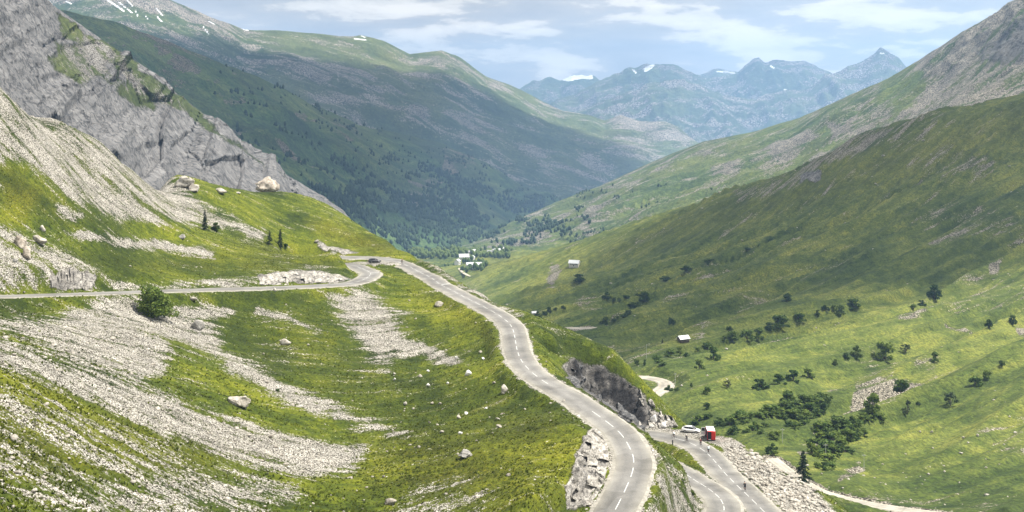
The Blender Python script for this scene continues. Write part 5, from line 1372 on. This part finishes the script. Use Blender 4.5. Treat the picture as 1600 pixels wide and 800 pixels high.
for (cl, px_, py_, flip, jer, sho, hel, what, up) in [
        (low_c, 1053, 687, 0, (.75, .75, .74), BLK, BLK, 'in white jersey riding ahead of the others near the rock cut', .2),
        (low_c, 1073, 699, 0, BLK, BLK, (.7, .7, .7), 'in dark kit at the inner edge of the lower bend', 0.0),
        (low_c, 1095, 690, 0, (.10, .03, .03), BLK, (.55, .42, .38), 'in dark red top closest to the parked white car', .1),
        (low_c, 1107, 707, 0, (.62, .70, .72), BLK, BLK, 'in pale jersey on the centre line behind the van', .2),
        (low_c, 1164, 764, 0, BLK, BLK, BLK, 'all in black at the rubble bank, last up the lower road', .3),
        (main_c, 628, 416.5, 1, (.12, .10, .09), BLK, (.7, .3, .2), 'in dark clothing on the upper road near the black car', .4)]:
    q, rz = on_road(cl, px_, py_, None)
    if flip: rz += math.pi
    bicycle(q, rz, 'bicycle under the cyclist ' + what.replace(', last up the lower road', ''))
    rider(q, rz, jer, sho, hel, 'cyclist ' + what, up)

# ------------------------------------------------------------------ roadside posts, poles
post_m = plain('weathered_wood_post', (0.16, 0.13, 0.10), 0.9)
steel = plain('galvanised_pole', (0.55, 0.55, 0.53), 0.5, 0.3)
q = hit(G_near, 1051, 694)
po = tag(empty('marker_post', q), 'short black marker post at the inner edge of the lower bend', 'post')
MB().disc((0, 0, .35), .14, 1.1, 10, 'z').build('shaft', dark_m, po); MB().disc((0, 0, .95), .16, .1, 10, 'z').build('cap', dark_m, po)
def pole(px_, py_, h, label, arm=False):
    q = hit(G_val, px_, py_)
    o = tag(empty('utility_pole', q), label, 'pole')
    MB().bar((0, 0, -.3), (0, 0, h), .11, .07, 8).build('shaft', steel, o)
    if arm:
        MB().bar((0, 0, h - .1), (1.4, 0, h + .15), .05).build('arm', steel, o)
        MB().box(1.2, 1.9, -.15, .15, h + .1, h + .22).build('lamp_head', steel, o)
    else:
        MB().box(-.7, .7, -.06, .06, h - .6, h - .45).build('crossarm', steel, o)
pole(1010, 560, 7.5, 'slender lamp post at the shadow edge above the valley road', True)
pole(1055, 601, 5.5, 'thin pale pole beyond the valley road bend')
pole(1289, 718, 5.5, 'thin wooden pole among the streamside shrubs')
pole(1350, 736, 5.5, 'thin wooden pole on the sunny knoll above the track')
pole(1222, 692, 5.0, 'thin pale pole above the tipped rubble bank')

# ------------------------------------------------------------------ buildings
stone_w = plain('rendered_stone_wall', (0.50, 0.47, 0.42), 0.9, var=0.2, scale=1.5)
white_w = plain('whitewashed_wall', (0.72, 0.70, 0.66), 0.9, var=0.1, scale=1.5)
lauze = plain('grey_sheet_roof', (0.30, 0.30, 0.31), 0.55, 0.1, var=0.15, scale=1.0)
tin = plain('bright_tin_roof', (0.55, 0.56, 0.57), 0.4, 0.2, var=0.1, scale=1.0)
wood_d = plain('dark_timber', (0.09, 0.065, 0.045), 0.85)
def house(px_, py_, wpx, label, rz=0.0, depth=0.7, hh=0.5, roof_m=None, wall_m=None, name='house', group=None, G=None, chim=False, storeys=2, cat='house'):
    q = hit(G or G_val, px_, py_)
    w = wpx / F * q.y; d = w * depth; h = w * hh
    o = tag(empty(name, q, rz), label, cat, group)
    a, b = w / 2, d / 2
    r_ = h + b * 0.75
    m = MB().box(-a, a, -b, b, -h * 0.8, h)
    k = len(m.v)
    m.v += [(-a, -b, h), (-a, b, h), (-a, 0, r_), (a, -b, h), (a, b, h), (a, 0, r_)]
    m.f += [(k, k + 2, k + 1), (k + 3, k + 4, k + 5)]
    m.build('wall', wall_m or stone_w, o)
    e = 0.08 * w; t = 0.035 * w; sl_ = 0.75
    rf = MB()
    for s in (-1, 1):
        y1 = s * (b + e); z1 = h - e * sl_
        kk = len(rf.v)
        for xx in (-a - e, a + e):
            rf.v += [(xx, 0, r_ + .004), (xx, y1, z1 + .004), (xx, y1, z1 + t), (xx, 0, r_ + t)]
        rf.f += [tuple(kk + i for i in c_) for c_ in ((0, 1, 5, 4), (1, 2, 6, 5), (2, 3, 7, 6), (3, 0, 4, 7), (0, 3, 2, 1), (4, 5, 6, 7))]
    ro = rf.build('roof', roof_m or lauze, o)
    if chim:
        MB().box(a * .4, a * .4 + .7, -.35, .35, r_ - .3, r_ + 1.3).build('chimney', stone_w, ro)
    dr = MB().box(-a * .1, a * .1, -b - .05, -b + .02, 0, min(2.1, h * .8)).build('door', wood_d, o)
    for st in range(storeys):
        z0 = h * (0.28 + 0.45 * st) if storeys > 1 else h * .45
        for xx in (-.62, -.32, .32, .62):
            wi = MB().box(a * xx - .45, a * xx + .45, -b - .04, -b + .02, z0, z0 + min(1.2, h * .3)).build('window', glass, o)
            MB().box(a * xx - .55, a * xx + .55, -b - .10, -b - .041, z0 - .12, z0 - .01).build('sill', stone_w, wi)
    return o
house(1068, 533, 16, 'lone barn with a bright tin roof above the sunny slope', math.radians(25), .62, .34, tin, wood_d, 'barn', storeys=1, cat='barn')
house(899, 417, 15, 'stone hut with pale roof high on the shaded pasture', math.radians(-18), .65, .32, tin, stone_w, 'hut', storeys=1, cat='hut')
house(836, 492, 8, 'small white-roofed shed peeping over the near ridge', 0.2, .7, .4, tin, white_w, 'shed', storeys=1, cat='shed')
VL = [(724, 409, 14, 'largest pale farmhouse of the far hamlet', .15, .7, .55, True), (715, 413, 8, 'white gabled house left of the largest farmhouse', 1.2, .9, .7, True), (738, 407, 8, 'narrow house right of the largest farmhouse', 1.3, .9, .7, False), (744, 419, 14, 'long low barn below the hamlet farmhouse', .05, .5, .35, False), (731, 417, 8, 'dark-fronted house between farmhouse and long barn', .4, .8, .6, False),
      (742, 397, 10, 'pale house behind the hamlet farmhouse', .2, .6, .45, False), (734, 396, 6, 'small house beside the pale house behind the farmhouse', .1, .8, .5, False), (725, 398, 5, 'tiny lone house at the left of the upper hamlet row', .1, .8, .5, False), (765, 395, 7, 'first house of the upper hamlet row', .0, .7, .45, False), (772, 394, 6, 'second house of the upper hamlet row', .2, .7, .45, False), (779, 393, 8, 'third house of the upper hamlet row', .1, .7, .45, False), (786, 392, 8, 'last house of the upper hamlet row', -.1, .7, .45, False)]
for (a, b, w_, lab, rz, dp, hh, ch) in VL:
    house(a, b, w_, lab, rz, dp, hh, tin if w_ > 7 else lauze, white_w, 'house', 'houses of the far hamlet', chim=ch)
# farm lane down from the hamlet
def lane(pts, w, name):
    c_ = np.array([hit(G_val, *p_) for p_ in pts]); c_[:, 2] += 0.1
    cl = catmull(c_, 6.0)
    v, f = ribbon(cl, [-w, 0, w], [.05, .15, .05])
    tag(mesh_obj(name, np_mesh(name, v, f, pale)), kind='structure')
lane([(716, 418), (719, 423), (725, 427), (733, 430), (741, 433)], 2.4, 'farm_lane')

# ------------------------------------------------------------------ drifting clouds overhead, out of the frame, whose shadows lie on the slopes
def cloud_mat():
    m, nt, b = mat_new('cloud_vapour')
    b.inputs['Base Color'].default_value = (0.9, 0.9, 0.92, 1)
    at = N(nt, 'ShaderNodeAttribute', attribute_name='thick')
    tr = N(nt, 'ShaderNodeBsdfTransparent')
    mx = N(nt, 'ShaderNodeMixShader')
    L(nt, at.outputs['Fac'], mx.inputs[0])
    L(nt, tr.outputs[0], mx.inputs[1]); L(nt, b.outputs[0], mx.inputs[2])
    out = nt.nodes['Material Output']
    L(nt, mx.outputs[0], out.inputs['Surface'])
    return m
CM = cloud_mat()
def cloud(ground_poly, zref, label, alt=1650.0, feather=120.0, n=110, seed=0, dens=0.92):
    off = SUN / SUN.z * (alt - zref)
    poly = [(a + off.x, b + off.y) for a, b in ground_poly]
    p = np.array(poly); lo = p.min(0) - feather * 1.4; hi = p.max(0) + feather * 1.4
    gx, gy = np.meshgrid(np.linspace(lo[0], hi[0], n), np.linspace(lo[1], hi[1], n))
    x = gx.ravel(); y = gy.ravel()
    wx = x + feather * 0.7 * fbm(x / feather / 2.5, y / feather / 2.5, 3, seed); wy = y + feather * 0.7 * fbm(x / feather / 2.5 + 40, y / feather / 2.5, 3, seed + 1)
    t = poly_mask(wx, wy, poly, feather)
    keep = t > 0.02
    h = 260 * t ** 0.6 * (0.75 + 0.5 * fbm(x / 160, y / 160, 3, seed + 4))
    top = np.stack([x, y, alt + h * 0.75], 1); bot = np.stack([x, y, alt - h * 0.25 - 0.5], 1)
    fc = grid_faces(n, n)
    fc = fc[keep[fc].all(1)]
    # close the rim between the upper and lower sheet
    e = np.concatenate([fc[:, [0, 1]], fc[:, [1, 2]], fc[:, [2, 3]], fc[:, [3, 0]]])
    key = set(map(tuple, e.tolist()))
    rim = np.array([(a, b) for a, b in key if (b, a) not in key])
    nv = n * n
    F4 = np.vstack([fc, fc[:, ::-1] + nv, np.stack([rim[:, 1], rim[:, 0], rim[:, 0] + nv, rim[:, 1] + nv], 1)])
    used = np.unique(F4); remap = np.zeros(2 * nv, int); remap[used] = np.arange(len(used))
    me = np_mesh('cloud', np.vstack([top, bot])[used], remap[F4], CM)
    a = me.attributes.new('thick', 'FLOAT', 'POINT')
    a.data.foreach_set('value', sstep(0.05, 0.75, np.concatenate([t, t])[used]).astype(np.float32) * dens)
    tag(mesh_obj('cloud', me), label, 'cloud', 'clouds drifting over the valley')
cloud([(-1500, 1150), (-600, 1100), (-220, 1150), (-170, 1500), (-260, 2300), (-80, 2900), (150, 3600), (500, 4700), (850, 5600), (950, 6300), (500, 6500), (-500, 6250), (-1600, 5400), (-2400, 4300), (-1700, 2000)], -60, 'broad cloud shading the wooded ridge and grey rock wall', feather=140, n=150, seed=900, dens=0.76)
cloud([(40, 575), (150, 650), (266, 740), (364, 780), (600, 790), (1100, 900), (1100, 1380), (560, 1420), (300, 1480), (150, 1300), (70, 900)], -120, 'smaller cloud shading the right-hand pasture slope', feather=70, n=110, seed=930, dens=0.56)

# ------------------------------------------------------------------ haze: one even body of air round everything
hz = bmesh.new()
bmesh.ops.create_cube(hz, size=1.0)
for v in hz.verts:
    v.co = Vector((v.co.x * 24000, 7200 + v.co.y * 15000, 40 + v.co.z * 1280))
hme = bpy.data.meshes.new('haze'); hz.to_mesh(hme); hz.free()
hm = bpy.data.materials.new('haze_air'); hm.use_nodes = True
hnt = hm.node_tree; hnt.nodes.clear()
pv = N(hnt, 'ShaderNodeVolumePrincipled')
pv.inputs['Color'].default_value = (0.38, 0.63, 1.0, 1)
pv.inputs['Density'].default_value = 8.6e-5
pv.inputs['Anisotropy'].default_value = 0.0
ho = N(hnt, 'ShaderNodeOutputMaterial')
L(hnt, pv.outputs[0], ho.inputs['Volume'])
hme.materials.append(hm)
haze = tag(mesh_obj('haze', hme), 'pale blue summer haze filling the valley', 'haze', kind='stuff')
